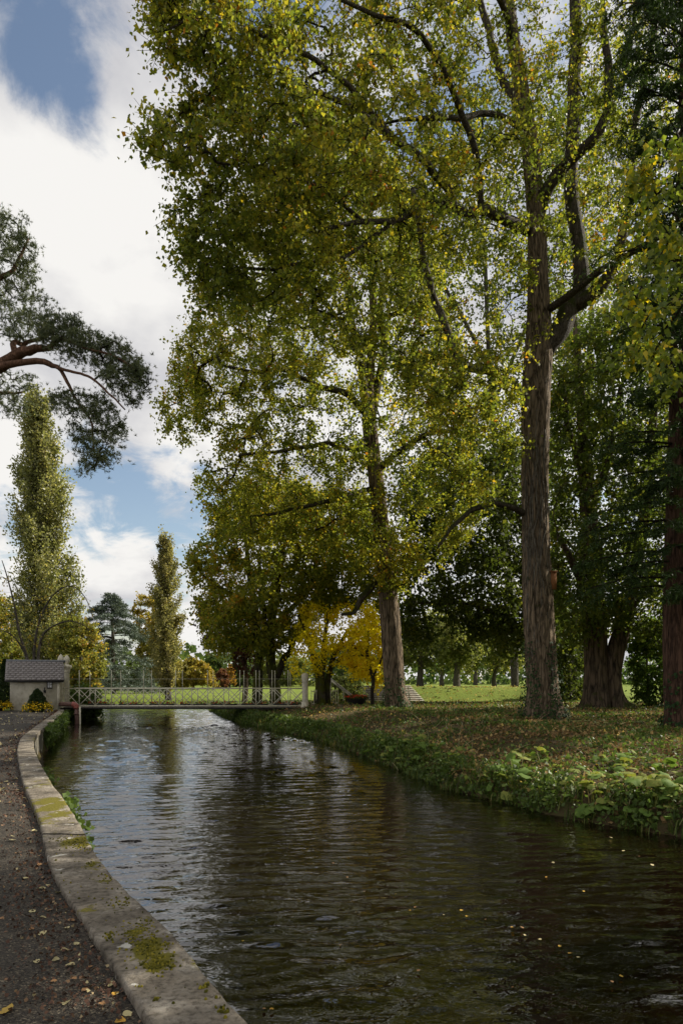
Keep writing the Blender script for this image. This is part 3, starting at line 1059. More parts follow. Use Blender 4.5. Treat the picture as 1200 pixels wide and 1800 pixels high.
def spray(tips, n_per, R, rng, along=.3, flat=1.0, twigs=6, out_twigs=None):
    """leaves set along short twigs that fan out from the end of each branchlet"""
    pos, own = [], []
    for ci, pts in tips.items():
        k = max(4, int(rng.normal(n_per, n_per * .3)))
        end = pts[-1] - pts[-2]
        end = end / (np.linalg.norm(end) + 1e-9)
        dv = unit(end * .7 + rng.normal(size=(twigs, 3)) * .75 * np.array([1, 1, flat]) + np.array([0, 0, -.1]))
        ln = R * rng.uniform(.7, 2.0, twigs)
        st = rng.uniform(.55, 1.0, twigs) * (len(pts) - 1)
        si = np.clip(st.astype(int), 0, len(pts) - 2)
        root_p = pts[si] + (pts[si + 1] - pts[si]) * (st - si)[:, None]
        if out_twigs is not None:
            for a, d, l in zip(root_p[:4], dv, ln):
                out_twigs.append((np.array([a, a + d * l * .8]), np.array([.008, .004])))
        w = rng.integers(0, twigs, k)
        t = rng.uniform(.1, 1.06, k)
        p = root_p[w] + dv[w] * (ln[w] * t)[:, None] + rng.normal(size=(k, 3)) * (R * .17)
        m = rng.random(k) < along
        t2 = rng.uniform(.35, 1.0, k) * (len(pts) - 1)
        i2 = np.clip(t2.astype(int), 0, len(pts) - 2)
        p2 = pts[i2] + (pts[i2 + 1] - pts[i2]) * (t2 - i2)[:, None] + rng.normal(size=(k, 3)) * (R * .22)
        pos.append(np.where(m[:, None], p2, p))
        own.append(np.full(k, ci))
    return np.vstack(pos), np.concatenate(own)


def tints(own, rng, base=.42, sc=.2, sl=.22, pos=None, fn=None):
    nc = int(own.max()) + 1
    c = rng.normal(0, sc, nc)
    t = base + c[own] + rng.normal(0, sl, len(own))
    if fn is not None:
        t = t + fn(pos)
    return np.clip(t, 0, 1)


def bark_fn(seed, depth=.06, freq=1.0):
    def fn(th, pts, rad):
        s = np.concatenate([[0], np.cumsum(np.linalg.norm(np.diff(pts, axis=0), axis=1))])
        R = float(np.mean(rad))
        T, S = np.meshgrid(th, s)
        p = np.stack([np.cos(T) * 5 * freq + seed, np.sin(T) * 5 * freq, S * .9 * freq / max(R, .2) * .5], -1)
        n = fbm(p, 3)
        ridge = 1 - np.abs(n - .5) * 4
        lob = vnoise(np.stack([np.cos(T) * 1.2 + seed, np.sin(T) * 1.2, S * .25], -1)) - .5
        return 1 + depth * (ridge - .4) + .16 * lob
    return fn


def trunk_part(root, pxs, mat, name='trunk', sides=40, n=60, depth=.06, freq=1.0, seed=1.0, parent=None, flare=None):
    """pxs: list of (x, y, d, radius in photo pixels)"""
    pts = np.array([[*P(x, y, d), r * d / F] for x, y, d, r in pxs])
    sm = smooth_line(pts, n)
    f0 = bark_fn(seed, depth, freq)

    def fn(th, p, rad):
        k = f0(th, p, rad)
        if flare:
            hgt = p[:, 2] - p[0, 2]
            lob = .5 + .5 * np.cos(th * flare[0] + seed) * .8 + .25 * np.cos(th * (flare[0] + 2) + 2 * seed)
            k = k + (flare[1] * np.exp(-np.maximum(hgt, 0) / flare[2]))[:, None] * lob[None, :]
        return k
    v, q, t = tube(sm[:, :3], np.maximum(sm[:, 3], .01), sides, True, fn)
    part(name, (v, [q, t]), mat, root, parent, smooth=True)
    return sm[:, :3]


def limb_part(root, pxs, mat, sides=12, n=26, seed=2.0, wob=.04):
    pts = np.array([[*P(x, y, d), r * d / F] for x, y, d, r in pxs])
    sm = smooth_line(pts, n)
    L = np.linalg.norm(sm[-1, :3] - sm[0, :3])
    j = (np.stack([fbm(np.column_stack([np.arange(n) * .35 + seed * 7 + k * 31, np.zeros(n), np.zeros(n)]), 2) for k in range(3)], 1) - .5) * L * wob
    j *= np.sin(np.linspace(0, math.pi, n))[:, None]
    sm[:, :3] += j
    v, q, t = tube(sm[:, :3], np.maximum(sm[:, 3], .012), sides, True, bark_fn(seed, .05))
    part('limb', (v, [q, t]), mat, root, smooth=True)
    return sm[:, :3]


def crown_part(root, pos, size, mat, tint, rng, name='crown', **kw):
    v, q = leaves_geo(pos, size, rng, **kw)
    return part(name, (v, q), mat, root, attrs={'tint': ('FACE', tint)})


def ivy_on(root, line, rad, z0, z1, n, rng, mat=None, size=.085, fade=True, arc=(0, 6.283)):
    """ivy leaves clinging to a trunk (centre line, radius)"""
    line = np.asarray(line)
    z = z0 + (z1 - z0) * rng.random(n) ** (2.0 if fade else 1)
    th = rng.uniform(arc[0], arc[1], n)
    strands = .5 + .5 * np.sin(th * 5 + 3 * vnoise(np.column_stack([z * .6, th, 0 * z])))
    keep = (rng.random(n) < strands * 1.2) | (z < z0 + .25 * (z1 - z0))
    z, th = z[keep], th[keep]
    cx = np.interp(z, line[:, 2], line[:, 0]); cyy = np.interp(z, line[:, 2], line[:, 1])
    r = np.interp(z, *rad) * rng.uniform(.98, 1.12, len(z))
    pos = np.column_stack([cx + r * np.cos(th), cyy + r * np.sin(th), z])
    nrm = np.column_stack([np.cos(th), np.sin(th), 0 * th])
    u = np.column_stack([rng.normal(0, .5, len(z)) * -np.sin(th), rng.normal(0, .5, len(z)) * np.cos(th), -np.ones(len(z))]) + nrm * rng.uniform(0, .5, (len(z), 1))
    u = unit(u); v = unit(np.cross(u, nrm)); L = size * rng.uniform(.6, 1.3, (len(z), 1))
    V = np.stack([pos, pos + L * (.36 * u + .5 * v), pos + L * u + .02 * nrm, pos + L * (.36 * u - .5 * v)], 1).reshape(-1, 3)
    part('ivy', (V, np.arange(len(V)).reshape(-1, 4)), mat or M['ivy_leaf'], root, attrs={'tint': ('FACE', rng.random(len(z)))})


def ground_pt(x, y):
    return np.array([x, y, float(ground_h(np.array([x]), np.array([y]))[0])])


# ---- the big poplar on the bank
def big_poplar():
    rng = np.random.default_rng(21)
    base = P(955, 1268, 25.6)
    root = thing('poplar_tree', 'huge furrowed poplar with ivied foot and a nest box on its trunk', 'tree', base)
    D = 25.6
    tr = [(957, 1276, D, 34), (955, 1255, D, 32), (953, 1215, D, 28.5), (948, 1130, D, 28), (944, 1040, D, 27.5), (941, 930, D, 24.5), (940, 820, D, 24), (941, 700, D, 24.5), (946, 620, D, 25), (947, 560, D, 22), (945, 480, D, 18.5), (942, 390, D, 17), (932, 270, D, 15.5), (918, 170, D, 13), (900, 60, D, 11.5), (890, -60, D, 10), (885, -200, D, 6)]
    tr = [(x, y, d, r * (.9 if y < 1240 else 1)) for x, y, d, r in tr]
    line = trunk_part(root, tr, M['poplar_bark'], n=150, sides=72, depth=.14, freq=2.0, seed=3.1, flare=(5, .42, .45))
    sk = [line[20:]]
    limbs = [
        [(952, 620, D, 17), (985, 570, D, 17), (1020, 520, D + .2, 15), (1018, 440, D + .3, 13), (1012, 300, D + .4, 12), (1010, 150, D + .5, 10.5), (1008, 0, D + .5, 9), (1000, -150, D + .5, 6)],
        [(1005, 540, D + .1, 12), (1050, 512, D - .2, 12), (1082, 470, D - .3, 9), (1098, 390, D - .3, 8), (1112, 290, D - .3, 7), (1125, 180, D - .2, 6), (1150, 60, D, 4.5), (1175, -60, D, 3)],
        [(948, 370, D, 11), (965, 325, D - .4, 10.5), (995, 290, D - .8, 10), (1040, 245, D - 1.3, 9), (1066, 190, D - 1.6, 8.5), (1075, 130, D - 1.8, 7), (1062, 50, D - 2, 6), (1055, -80, D - 2.2, 4)],
        [(1068, 185, D - 1.6, 7), (1092, 145, D - 1.8, 6), (1112, 60, D - 2, 5), (1125, -40, D - 2, 3.5)],
        [(930, 405, D, 10), (880, 383, D - 1.2, 9.5), (835, 368, D - 2.2, 9), (795, 368, D - 3.2, 8), (745, 362, D - 4.2, 6.5), (690, 385, D - 5.2, 5), (620, 395, D - 6.2, 4), (545, 410, D - 7, 3)],
        [(800, 368, D - 3.0, 7.5), (780, 325, D - 3.6, 7), (745, 285, D - 4.3, 6.5), (690, 240, D - 5.2, 6), (640, 200, D - 6, 5), (585, 170, D - 6.8, 4), (520, 160, D - 7.5, 3)],
        [(845, 368, D - 2, 6), (840, 290, D - 2.6, 6), (815, 200, D - 3.4, 5.5), (780, 120, D - 4.2, 5), (735, 55, D - 5, 4.5), (665, 30, D - 6, 3.5), (600, 0, D - 6.8, 3)],
        [(930, 700, D, 8), (870, 655, D - 1.0, 8), (812, 642, D - 1.8, 7), (788, 590, D - 2.2, 6.5), (762, 520, D - 2.6, 6), (742, 430, D - 3, 5), (725, 330, D - 3.5, 4)],
        [(925, 905, D, 6), (885, 886, D - .6, 6), (840, 893, D - 1.2, 5), (800, 920, D - 1.8, 3.5), (770, 960, D - 2.2, 2.5)],
        [(962, 545, D - .2, 7), (1025, 500, D - 1.2, 6.5), (1095, 452, D - 2.2, 6), (1165, 412, D - 3.2, 5), (1230, 380, D - 4, 4)],
        [(935, 300, D, 8), (915, 210, D + .8, 7.5), (880, 120, D + 1.4, 7), (850, 30, D + 1.8, 6), (830, -80, D + 2, 4)],
        [(925, 230, D, 6), (870, 200, D - 1.2, 5), (790, 205, D - 2.4, 4.5), (710, 210, D - 3.5, 3.5)],
        [(690, 240, D - 5.2, 5), (610, 150, D - 6, 4.5), (520, 95, D - 7, 4), (430, 60, D - 8, 3.4), (340, 35, D - 8.8, 2.6), (300, 50, D - 9.2, 1.8)],
        [(905, 80, D, 6), (860, -40, D - 2, 5), (760, -120, D - 4, 4), (620, -150, D - 6, 3.5), (480, -140, D - 7.5, 3)],
        [(640, 390, D - 6, 3.4), (560, 330, D - 7, 3), (470, 300, D - 8, 2.6), (380, 285, D - 8.6, 2)],
        [(700, 385, D - 5, 3.4), (600, 450, D - 6, 3), (500, 470, D - 6.8, 2.6), (410, 470, D - 7.2, 2), (340, 460, D - 7.4, 1.5)],
    ]
    pale = (7,)
    for i, lb in enumerate(limbs):
        sk.append(limb_part(root, lb, M['pale_bark'] if i in pale else M['limb_bark'], seed=3 + i, sides=14 if i < 3 else 10))
    poly = [(255, -170), (262, 30), (280, 110), (330, 140), (300, 190), (246, 222), (262, 285), (310, 305), (350, 325), (288, 378), (300, 430), (320, 480), (335, 560), (370, 600), (450, 600), (540, 560), (620, 600), (690, 640), (730, 740), (800, 760), (850, 900), (905, 840), (930, 640), (1000, 560), (1080, 520), (1150, 430), (1240, 330), (1240, -170)]

    def dm(x, y):
        return 25.2 - 8.5 * np.clip((950 - x) / 700, 0, 1) - 2.0 * np.clip((x - 950) / 250, 0, 1)

    def dens(p):
        x = HX + p[:, 0] / p[:, 1] * F; y = HY - (p[:, 2] - EYE) / p[:, 1] * F
        a = np.where(x > 820, np.where(y < 560, .5, .85), 1.0) * np.where((x > 640) & (y > 430), .9, 1.0)
        return a * (sstep(.38, .56, fbm(p * .55, 2)) * .96 + .04)
    c = sample_sil(poly, 2500, dm, 4.6, rng, dens)
    ch, tips = grow(sk, c, rng, rmax=.07, r0=.0075, nseg=4)
    tw = []
    pos, own = spray(tips, 54, .42, rng, out_twigs=tw)
    part('branches', branch_geo(ch, 3), M['twig_bark'], root, smooth=True, kind='stuff')
    part('twigs', branch_geo(tw, 3), M['twig_bark'], root, smooth=True, kind='stuff')
    hue = lambda p: (fbm(p * .3 + 3, 2) - .5) * .5
    crown_part(root, pos, rng.uniform(.06, .15, len(pos)), M['poplar_leaf'], tints(own, rng, .40, .14, .2, pos, hue), rng, droop=.7)
    zz = [base[2] - .3, base[2] + 1, base[2] + 2.2, base[2] + 6]
    ivy_on(root, line, (zz, [.98, .78, .66, .6]), base[2] - .25, base[2] + 3.0, 2600, rng)
    # dead ivy stems on the trunk
    G = Geo()
    for k in range(16):
        th0 = rng.uniform(3.4, 6.0)
        z0, z1 = base[2] + rng.uniform(.2, 6), base[2] + rng.uniform(7, 12)
        z = np.linspace(z0, z1, 40)
        th = th0 + .5 * (fbm(np.column_stack([z * .5 + k * 9, 0 * z, 0 * z]), 3) - .5) * 3
        r = np.interp(z, line[:, 2], np.interp(np.linspace(0, 1, len(line)), np.linspace(0, 1, len(tr)), [t[3] * D / F for t in tr])) * 1.03
        cx = np.interp(z, line[:, 2], line[:, 0]); cy_ = np.interp(z, line[:, 2], line[:, 1])
        G.add(*tube(np.column_stack([cx + r * np.cos(th), cy_ + r * np.sin(th), z]), rng.uniform(.012, .028), 5))
    part('ivy_stems', G.out(), M['pale_bark'], root, smooth=True, kind='stuff')
    # nest box
    nb = thing('nest_box', 'small brown wooden nest box fixed to the right side of the huge poplar trunk', 'nest box', P(971, 1021, 25.35))
    c0 = P(971, 1021, 25.35)
    part('box_body', box(c0, (.22, .2, .62)), M['box_wood'], nb)
    part('box_side', box(c0 + np.array([-.125, .0, 0]), (.025, .22, .64)), M['dark_iron'], nb)
    part('lid', box(c0 + np.array([-.01, -.02, .335]), (.29, .27, .03)), M['box_wood'], nb)
    part('bracket', box(c0 + np.array([-.17, .05, 0]), (.07, .06, .5)), M['dark_iron'], nb)


big_poplar()


def second_poplar():
    rng = np.random.default_rng(22)
    D = 35
    base = P(697, 1246, D)
    root = thing('poplar_tree', 'tall poplar with leaning trunk and forked stems beside the flower bowl', 'tree', base)
    tr = [(699, 1250, D, 27), (697, 1238, D, 25), (694, 1215, D, 21), (690, 1150, D, 19.5), (684, 1070, D, 18.5), (674, 980, D, 17), (664, 880, D, 15), (655, 800, D, 14), (648, 735, D, 13), (650, 660, D, 9), (656, 560, D, 8), (652, 440, D, 7), (645, 320, D, 6), (640, 200, D, 4)]
    tr = [(x, y, d, r * .86) for x, y, d, r in tr]
    line = trunk_part(root, tr, M['poplar_bark'], n=90, sides=56, depth=.13, freq=1.8, seed=8.2, flare=(5, .3, .4))
    sk = [line[28:]]
    for i, lb in enumerate([
        [(648, 745, D, 10), (636, 650, D - .3, 8), (616, 530, D - .6, 7.5), (598, 430, D - .8, 6.5), (580, 320, D - 1, 5), (565, 220, D - 1, 3)],
        [(652, 735, D, 8), (668, 640, D + .3, 7), (673, 540, D + .5, 6), (690, 440, D + .8, 5.5), (708, 330, D + 1, 4)],
        [(645, 730, D, 7), (605, 690, D - .8, 5.5), (555, 676, D - 1.5, 4.5), (500, 652, D - 2.3, 3.8), (450, 655, D - 3, 3), (380, 640, D - 3.6, 2)],
        [(652, 775, D, 7), (615, 790, D - 1, 5), (565, 782, D - 2, 4), (500, 792, D - 3, 3), (420, 800, D - 3.6, 2)],
        [(660, 860, D, 6), (610, 870, D - 1.2, 4.5), (540, 890, D - 2.4, 3.5), (470, 905, D - 3.4, 2.5)],
        [(660, 830, D, 6), (705, 790, D - .8, 5), (760, 760, D - 1.8, 4), (800, 760, D - 2.4, 3)],
        [(655, 560, D, 5), (700, 550, D - .5, 4), (740, 530, D - 1, 3)],
        [(676, 1010, D, 6), (640, 1045, D - .8, 6), (622, 1075, D - 1.2, 4), (600, 1080, D - 1.6, 2.5)],
        [(640, 640, D, 5), (590, 560, D - 1, 4), (530, 500, D - 2, 3), (450, 480, D - 3, 2)],
    ]):
        sk.append(limb_part(root, lb, M['limb_bark'], seed=40 + i, sides=10))
    poly = [(560, 200), (450, 320), (340, 530), (302, 630), (278, 730), (318, 790), (372, 755), (372, 800), (340, 850), (372, 925), (440, 960), (540, 940), (640, 1010), (690, 1050), (730, 1010), (800, 980), (850, 900), (830, 720), (780, 520), (730, 350), (650, 220)]

    def dens(p):
        x = HX + p[:, 0] / p[:, 1] * F; y = HY - (p[:, 2] - EYE) / p[:, 1] * F
        return (sstep(.22, .5, fbm(p * .42 + 5, 2)) * .9 + .1) * np.where((x > 700) & (y > 500), .65, 1.0) * np.where((x > 560) & (x < 720) & (y > 480) & (y < 760), .5, 1.0)
    c = sample_sil(poly, 2350, 34.2, 5.2, rng, dens)
    ch, tips = grow(sk, c, rng, rmax=.08, r0=.009, nseg=4)
    part('branches', branch_geo(ch, 3), M['twig_bark'], root, smooth=True, kind='stuff')
    pos, own = spray(tips, 55, .48, rng)
    hue = lambda p: (fbm(p * .25 + 8, 2) - .5) * .45
    crown_part(root, pos, rng.uniform(.08, .18, len(pos)), M['poplar_leaf'], tints(own, rng, .40, .13, .19, pos, hue), rng, droop=.6)
    zz = [base[2] - .3, base[2] + .6, base[2] + 2]
    ivy_on(root, line, (zz, [.95, .68, .58]), base[2] - .2, base[2] + 1.6, 1100, rng, size=.1)


second_poplar()


def sycamore():
    rng = np.random.default_rng(23)
    D = 43
    base = P(468, 1238, D)
    root = thing('sycamore_tree', 'broad olive-green sycamore with mossy forked stems behind the right end of the bridge', 'tree', base)
    sk = []
    sk.append(trunk_part(root, [(452, 1240, D, 9), (453, 1200, D, 8.5), (456, 1150, D, 7.5), (450, 1090, D, 6.5), (440, 1020, D, 5), (432, 950, D, 3)], M['mossy_bark'], n=40, sides=18, seed=5))
    sk.append(trunk_part(root, [(484, 1240, D - .5, 11), (483, 1205, D - .5, 9.5), (476, 1165, D - .5, 8.5), (476, 1100, D - .5, 7.5), (490, 1020, D - .5, 6), (500, 930, D - .5, 4)], M['mossy_bark'], n=40, sides=18, seed=6))
    for i, lb in enumerate([
        [(483, 1195, D - .5, 7), (496, 1165, D - .8, 6), (510, 1140, D - 1, 5), (528, 1100, D - 1.2, 4), (560, 1040, D - 1.4, 3)],
        [(455, 1160, D, 6), (465, 1120, D, 5), (462, 1060, D, 4), (455, 980, D, 3)],
        [(476, 1110, D, 5), (540, 1040, D, 4), (600, 1000, D, 3), (650, 960, D, 2)],
        [(452, 1110, D, 5), (420, 1060, D, 4), (385, 1030, D, 3), (355, 1010, D, 2)]]):
        sk.append(limb_part(root, lb, M['mossy_bark'], seed=60 + i, sides=10))
    poly = [(400, 860), (372, 935), (322, 972), (345, 1030), (352, 1095), (372, 1148), (420, 1130), (465, 1152), (515, 1130), (560, 1085), (620, 1060), (665, 1085), (700, 1010), (690, 930), (640, 880), (560, 860), (470, 840)]
    c = sample_sil(poly, 1200, D - 1.5, 5.5, rng, lambda p: sstep(.2, .45, fbm(p * .4 + 2, 2)) * .9 + .1)
    ch, tips = grow(sk, c, rng, rmax=.08, r0=.01)
    part('branches', branch_geo(ch, 3), M['twig_bark'], root, smooth=True, kind='stuff')
    pos, own = spray(tips, 48, .55, rng)
    hue = lambda p: (fbm(p * .25 + 1, 2) - .5) * .5
    crown_part(root, pos, rng.uniform(.13, .2, len(pos)), M['sycamore_leaf'], tints(own, rng, .46, .13, .18, pos, hue), rng, droop=.5, width=.5)


sycamore()


def poly_tree(name, label, trunks, limbs, poly, D, thick, ncl, per, R, size, leaf, bark, seed, base=None, cat='tree', group=None, noise=.4, gap=(.2, .45), droop=.4, flat=1.0, tb=.5, side=14, hue=.3, clump=.12, width=.42, up=0.0, nbranch=True):
    rng = np.random.default_rng(seed)
    b = P(*trunks[0][0][:3]) if base is None else base
    root = thing(name, label, cat, b, group)
    sk = []
    for i, t in enumerate(trunks):
        sk.append(trunk_part(root, t, M[bark], n=30, sides=side, seed=seed + i * 1.7))
    for i, lb in enumerate(limbs):
        sk.append(limb_part(root, lb, M[bark], seed=seed + i, sides=8, n=16))
    c = sample_sil(poly, ncl, D, thick, rng, lambda p: sstep(gap[0], gap[1], fbm(p * noise + seed, 2)) * .92 + .08)
    ch, tips = grow([s[len(s) // 3:] for s in sk], c, rng, rmax=.1, r0=.011, nseg=3)
    if nbranch:
        part('branches', branch_geo(ch, 3), M[bark], root, smooth=True, kind='stuff')
    pos, own = spray(tips, per, R, rng, flat=flat)
    h = lambda p: (fbm(p * .3 + seed, 2) - .5) * 2 * hue
    crown_part(root, pos, rng.uniform(size * .75, size * 1.25, len(pos)), M[leaf], tints(own, rng, tb, clump, .17, pos, h), rng, droop=droop, width=width, up=up)
    return root


# ---- woods behind and right of the big poplar
poly_tree('yew_tree', 'dark spreading evergreen hanging low over the lawn between the two poplar trunks', [[(948, 1234, 45.2, 6), (946, 1180, 45.2, 5.5), (940, 1100, 45.2, 5), (925, 980, 45.2, 4), (900, 860, 45.2, 3)]],
          [[(945, 1150, 45.2, 3.5), (880, 1080, 44, 3), (800, 1060, 43.5, 2.4), (735, 1060, 43, 1.6)], [(942, 1100, 45.2, 3.5), (960, 1040, 44.5, 3), (980, 1000, 44, 2)], [(935, 1020, 45.2, 3), (840, 960, 44.5, 2.5), (740, 930, 43.5, 1.8)]],
          [(700, 860), (715, 960), (695, 1060), (705, 1120), (735, 1145), (770, 1115), (805, 1100), (850, 1128), (885, 1150), (930, 1140), (985, 1130), (985, 900), (930, 800), (830, 760), (750, 790)], 44.2, 6, 900, 40, .8, .24, 'dark_leaf', 'old_bark', 31, tb=.4)
poly_tree('lime_tree', 'tall green lime tree seen against the sky behind the huge poplar', [[(905, 1232, 56, 7), (900, 1100, 56, 6.5), (880, 900, 56, 6), (860, 650, 56, 4), (850, 400, 56, 3)]],
          [[(880, 900, 56, 4), (800, 780, 55, 3), (730, 640, 54, 2)], [(870, 700, 56, 3.5), (930, 560, 55, 3), (980, 420, 54, 2)], [(862, 650, 56, 3.5), (790, 520, 56, 3), (740, 400, 56, 2)], [(885, 850, 56, 4), (960, 760, 55, 3), (1020, 650, 54, 2)]],
          [(690, 330), (700, 600), (690, 800), (720, 900), (820, 880), (930, 900), (1040, 860), (1060, 600), (1060, 300), (960, 120), (820, 150)], 56, 6, 1150, 38, .85, .24, 'woodland_leaf', 'grey_bark', 32, gap=(.2, .42), tb=.45)
poly_tree('chestnut_tree', 'massive old tree with gnarled buttressed double trunk right of the huge poplar', [[(1043, 1250, 35, 33), (1045, 1235, 35, 26), (1046, 1200, 35, 21), (1046, 1150, 35, 20), (1045, 1090, 35, 20), (1040, 1000, 35, 17), (1030, 850, 35, 13), (1020, 700, 35, 8), (1010, 560, 35, 5)],
           [(1092, 1252, 34.8, 28), (1084, 1235, 34.8, 18), (1077, 1200, 34.8, 14), (1080, 1150, 34.8, 15), (1096, 1095, 34.8, 14), (1112, 1020, 34.6, 12), (1135, 880, 34.5, 9), (1150, 700, 34.5, 6)]],
          [[(1045, 1080, 35, 9), (1010, 1000, 34, 7), (980, 940, 33, 4)], [(1100, 1080, 34.8, 8), (1150, 1010, 34, 6), (1210, 960, 33, 4)], [(1035, 900, 35, 8), (1070, 800, 34, 6), (1090, 680, 33, 4)], [(1035, 860, 35, 8), (1000, 760, 34, 5), (985, 650, 34, 3)]],
          [(968, 640), (975, 800), (965, 1000), (975, 1100), (1010, 1135), (1060, 1090), (1105, 1100), (1150, 1140), (1250, 1140), (1250, 560), (1150, 500), (1060, 540)], 33.5, 5, 1000, 38, .62, .19, 'woodland_leaf', 'old_bark', 33, tb=.4, side=30)
poly_tree('oak_tree', 'leafy woodland tree with leaning pale trunk behind the gnarled old tree', [[(1003, 1221, 66, 7), (1006, 1190, 66, 6), (1012, 1130, 66, 5.5), (1020, 1000, 66, 5), (1030, 800, 66, 4), (1040, 500, 66, 3)]],
          [[(1025, 900, 66, 3), (1080, 760, 65, 2.5), (1150, 640, 64, 2)], [(1030, 800, 66, 3), (1000, 640, 65, 2.5), (990, 500, 64, 2)]],
          [(960, 150), (950, 500), (970, 800), (965, 1000), (985, 1165), (1060, 1150), (1250, 1170), (1250, 80), (1100, 60)], 66, 6, 900, 34, 1.0, .29, 'woodland_leaf', 'grey_bark', 34, gap=(.26, .5), tb=.5)
poly_tree('laurel_bush', 'glossy green laurel bush between the gnarled old tree and the redwood trunk', [[(1140, 1248, 36, 2.5), (1138, 1200, 36, 2), (1135, 1150, 36, 1.5)], [(1160, 1248, 36, 2.2), (1168, 1200, 36, 2), (1172, 1150, 36, 1.5)]], [],
          [(1108, 1180), (1105, 1130), (1135, 1085), (1180, 1090), (1215, 1130), (1215, 1235), (1185, 1245), (1150, 1244), (1120, 1225)], 36, 2, 260, 40, .35, .16, 'laurel_leaf', 'old_bark', 35, cat='shrub', tb=.55)

poly_tree('holly_bush', 'dark holly bush in the shade between the huge poplar and the gnarled old tree', [[(1002, 1229, 47, 2), (1000, 1190, 47, 1.6), (998, 1140, 47, 1)]], [],
          [(962, 1222), (960, 1130), (1000, 1095), (1040, 1130), (1036, 1200), (1020, 1228)], 47, 2, 200, 44, .45, .18, 'dark_leaf', 'old_bark', 38, cat='shrub', tb=.45)
poly_tree('holly_bush', 'dark holly bush behind the redwood trunk at the picture edge', [[(1215, 1236, 44, 2), (1215, 1190, 44, 1.6), (1212, 1140, 44, 1)]], [],
          [(1160, 1230), (1165, 1140), (1210, 1100), (1270, 1130), (1275, 1232)], 44, 2, 220, 44, .45, .18, 'dark_leaf', 'old_bark', 39, cat='shrub', tb=.45)


def redwood():
    rng = np.random.default_rng(36)
    D = 20.5
    base = P(1196, 1284, D)
    root = thing('redwood_tree', 'reddish-brown conifer trunk with dark drooping fronds at the edge of the picture', 'tree', base)
    line = trunk_part(root, [(1198, 1290, D, 34), (1197, 1270, D, 30), (1195, 1220, D, 27), (1193, 1120, D, 26), (1194, 1000, D, 25), (1198, 800, D, 23), (1202, 500, D, 19), (1206, 200, D, 14), (1210, -150, D, 8)], M['redwood_bark'], n=80, sides=36, depth=.07, freq=1.3, seed=9)
    sk = [line[8:]]
    rr = random.Random(4)
    ch, G = [], Geo()
    tips = {}
    ci = 0
    for k in range(150):
        z = base[2] + 3.6 + 19 * (k / 150) + rr.random() * .4
        a = np.array([np.interp(z, line[:, 2], line[:, 0]), D, z])
        th = rr.uniform(0, 6.283)
        if k % 4: th = rr.uniform(3.0, 5.3)
        L = rr.uniform(1.6, 3.4) * (1 - .25 * k / 150)
        dr = np.array([math.cos(th), math.sin(th), 0])
        t = np.linspace(0, 1, 6)
        pts = a + dr * (L * t)[:, None] + np.column_stack([0 * t, 0 * t, -.22 * L * t ** 2 + .1 * L * t])
        ch.append((pts, np.linspace(.045, .012, 6)))
        for s in range(11):
            tt = rr.uniform(.25, 1)
            p0 = a + dr * L * tt; p0[2] += -.22 * L * tt ** 2 + .1 * L * tt
            th2 = th + rr.choice((-1, 1)) * rr.uniform(.4, 1.1)
            l2 = rr.uniform(.4, .9)
            q = np.linspace(0, 1, 4)
            pp = p0 + np.column_stack([math.cos(th2) * l2 * q, math.sin(th2) * l2 * q, -.5 * l2 * q ** 2])
            ch.append((pp, np.linspace(.012, .004, 4)))
            tips[ci] = pp; ci += 1
    part('branches', branch_geo(ch, 3), M['twig_bark'], root, smooth=True, kind='stuff')
    pos, own = spray(tips, 31, .14, rng, along=.6, flat=.6, twigs=4)
    crown_part(root, pos, rng.uniform(.10, .2, len(pos)), M['fir_frond'], tints(own, rng, .45, .15, .2), rng, droop=.5, width=.13)
    ivy_on(root, line, ([base[2] - .2, base[2] + 1, base[2] + 3], [.68, .54, .5]), base[2] - .1, base[2] + 1.9, 900, rng, size=.09)


redwood()


def near_poplar():
    rng = np.random.default_rng(37)
    b = ground_pt(8.6, 8.4)
    root = thing('poplar_tree', 'poplar whose near leafy spray hangs in at the right edge', 'tree', b)
    line = smooth_line(np.array([[8.6, 8.4, b[2] - .1, .42], [8.6, 8.4, 3, .34], [8.7, 8.6, 7, .3], [8.6, 8.7, 12, .2], [8.7, 8.8, 17, .08]]), 50)
    v, q, t = tube(line[:, :3], line[:, 3], 24, True, bark_fn(4.4, .08, 1.4))
    part('trunk', (v, [q, t]), M['poplar_bark'], root, smooth=True)
    poly = [(1120, 300), (1085, 360), (1130, 440), (1062, 500), (1085, 560), (1070, 600), (1150, 690), (1190, 690), (1260, 640), (1400, 600), (1400, 240), (1160, 235)]
    c1 = sample_sil(poly, 100, 8.0, .9, rng)
    c2 = np.array([8.8, 8.6, 10.5]) + unit(rng.normal(size=(420, 3))) * (rng.random((420, 1)) ** .4) * np.array([3.2, 3.4, 6.2])
    bad = (np.abs(c2[:, 0] / np.maximum(c2[:, 1], .1) * F) < 640) & (c2[:, 1] > 0)
    c2 = c2[~bad]
    c = np.vstack([c1, c2])
    limb = smooth_line(np.array([[8.6, 8.5, 6.2, .12], [7.6, 8.3, 6.3, .08], [6.6, 8.1, 6.6, .05], [5.4, 8.0, 6.7, .03]]), 20)
    v, q, t = tube(limb[:, :3], limb[:, 3], 10)
    part('limb', (v, [q, t]), M['limb_bark'], root, smooth=True)
    ch, tips = grow([line[12:, :3], limb[:, :3]], c, rng, rmax=.05, r0=.005)
    part('branches', branch_geo(ch, 4), M['twig_bark'], root, smooth=True, kind='stuff')
    pos, own = spray(tips, 46, .2, rng)
    far = own >= len(c1)
    size = np.where(far, .15, .075) * rng.uniform(.75, 1.25, len(pos))
    pos[far] += rng.normal(size=(far.sum(), 3)) * .35
    crown_part(root, pos, size, M['near_leaf'], tints(own, rng, .42, .15, .24), rng, droop=.7)


near_poplar()

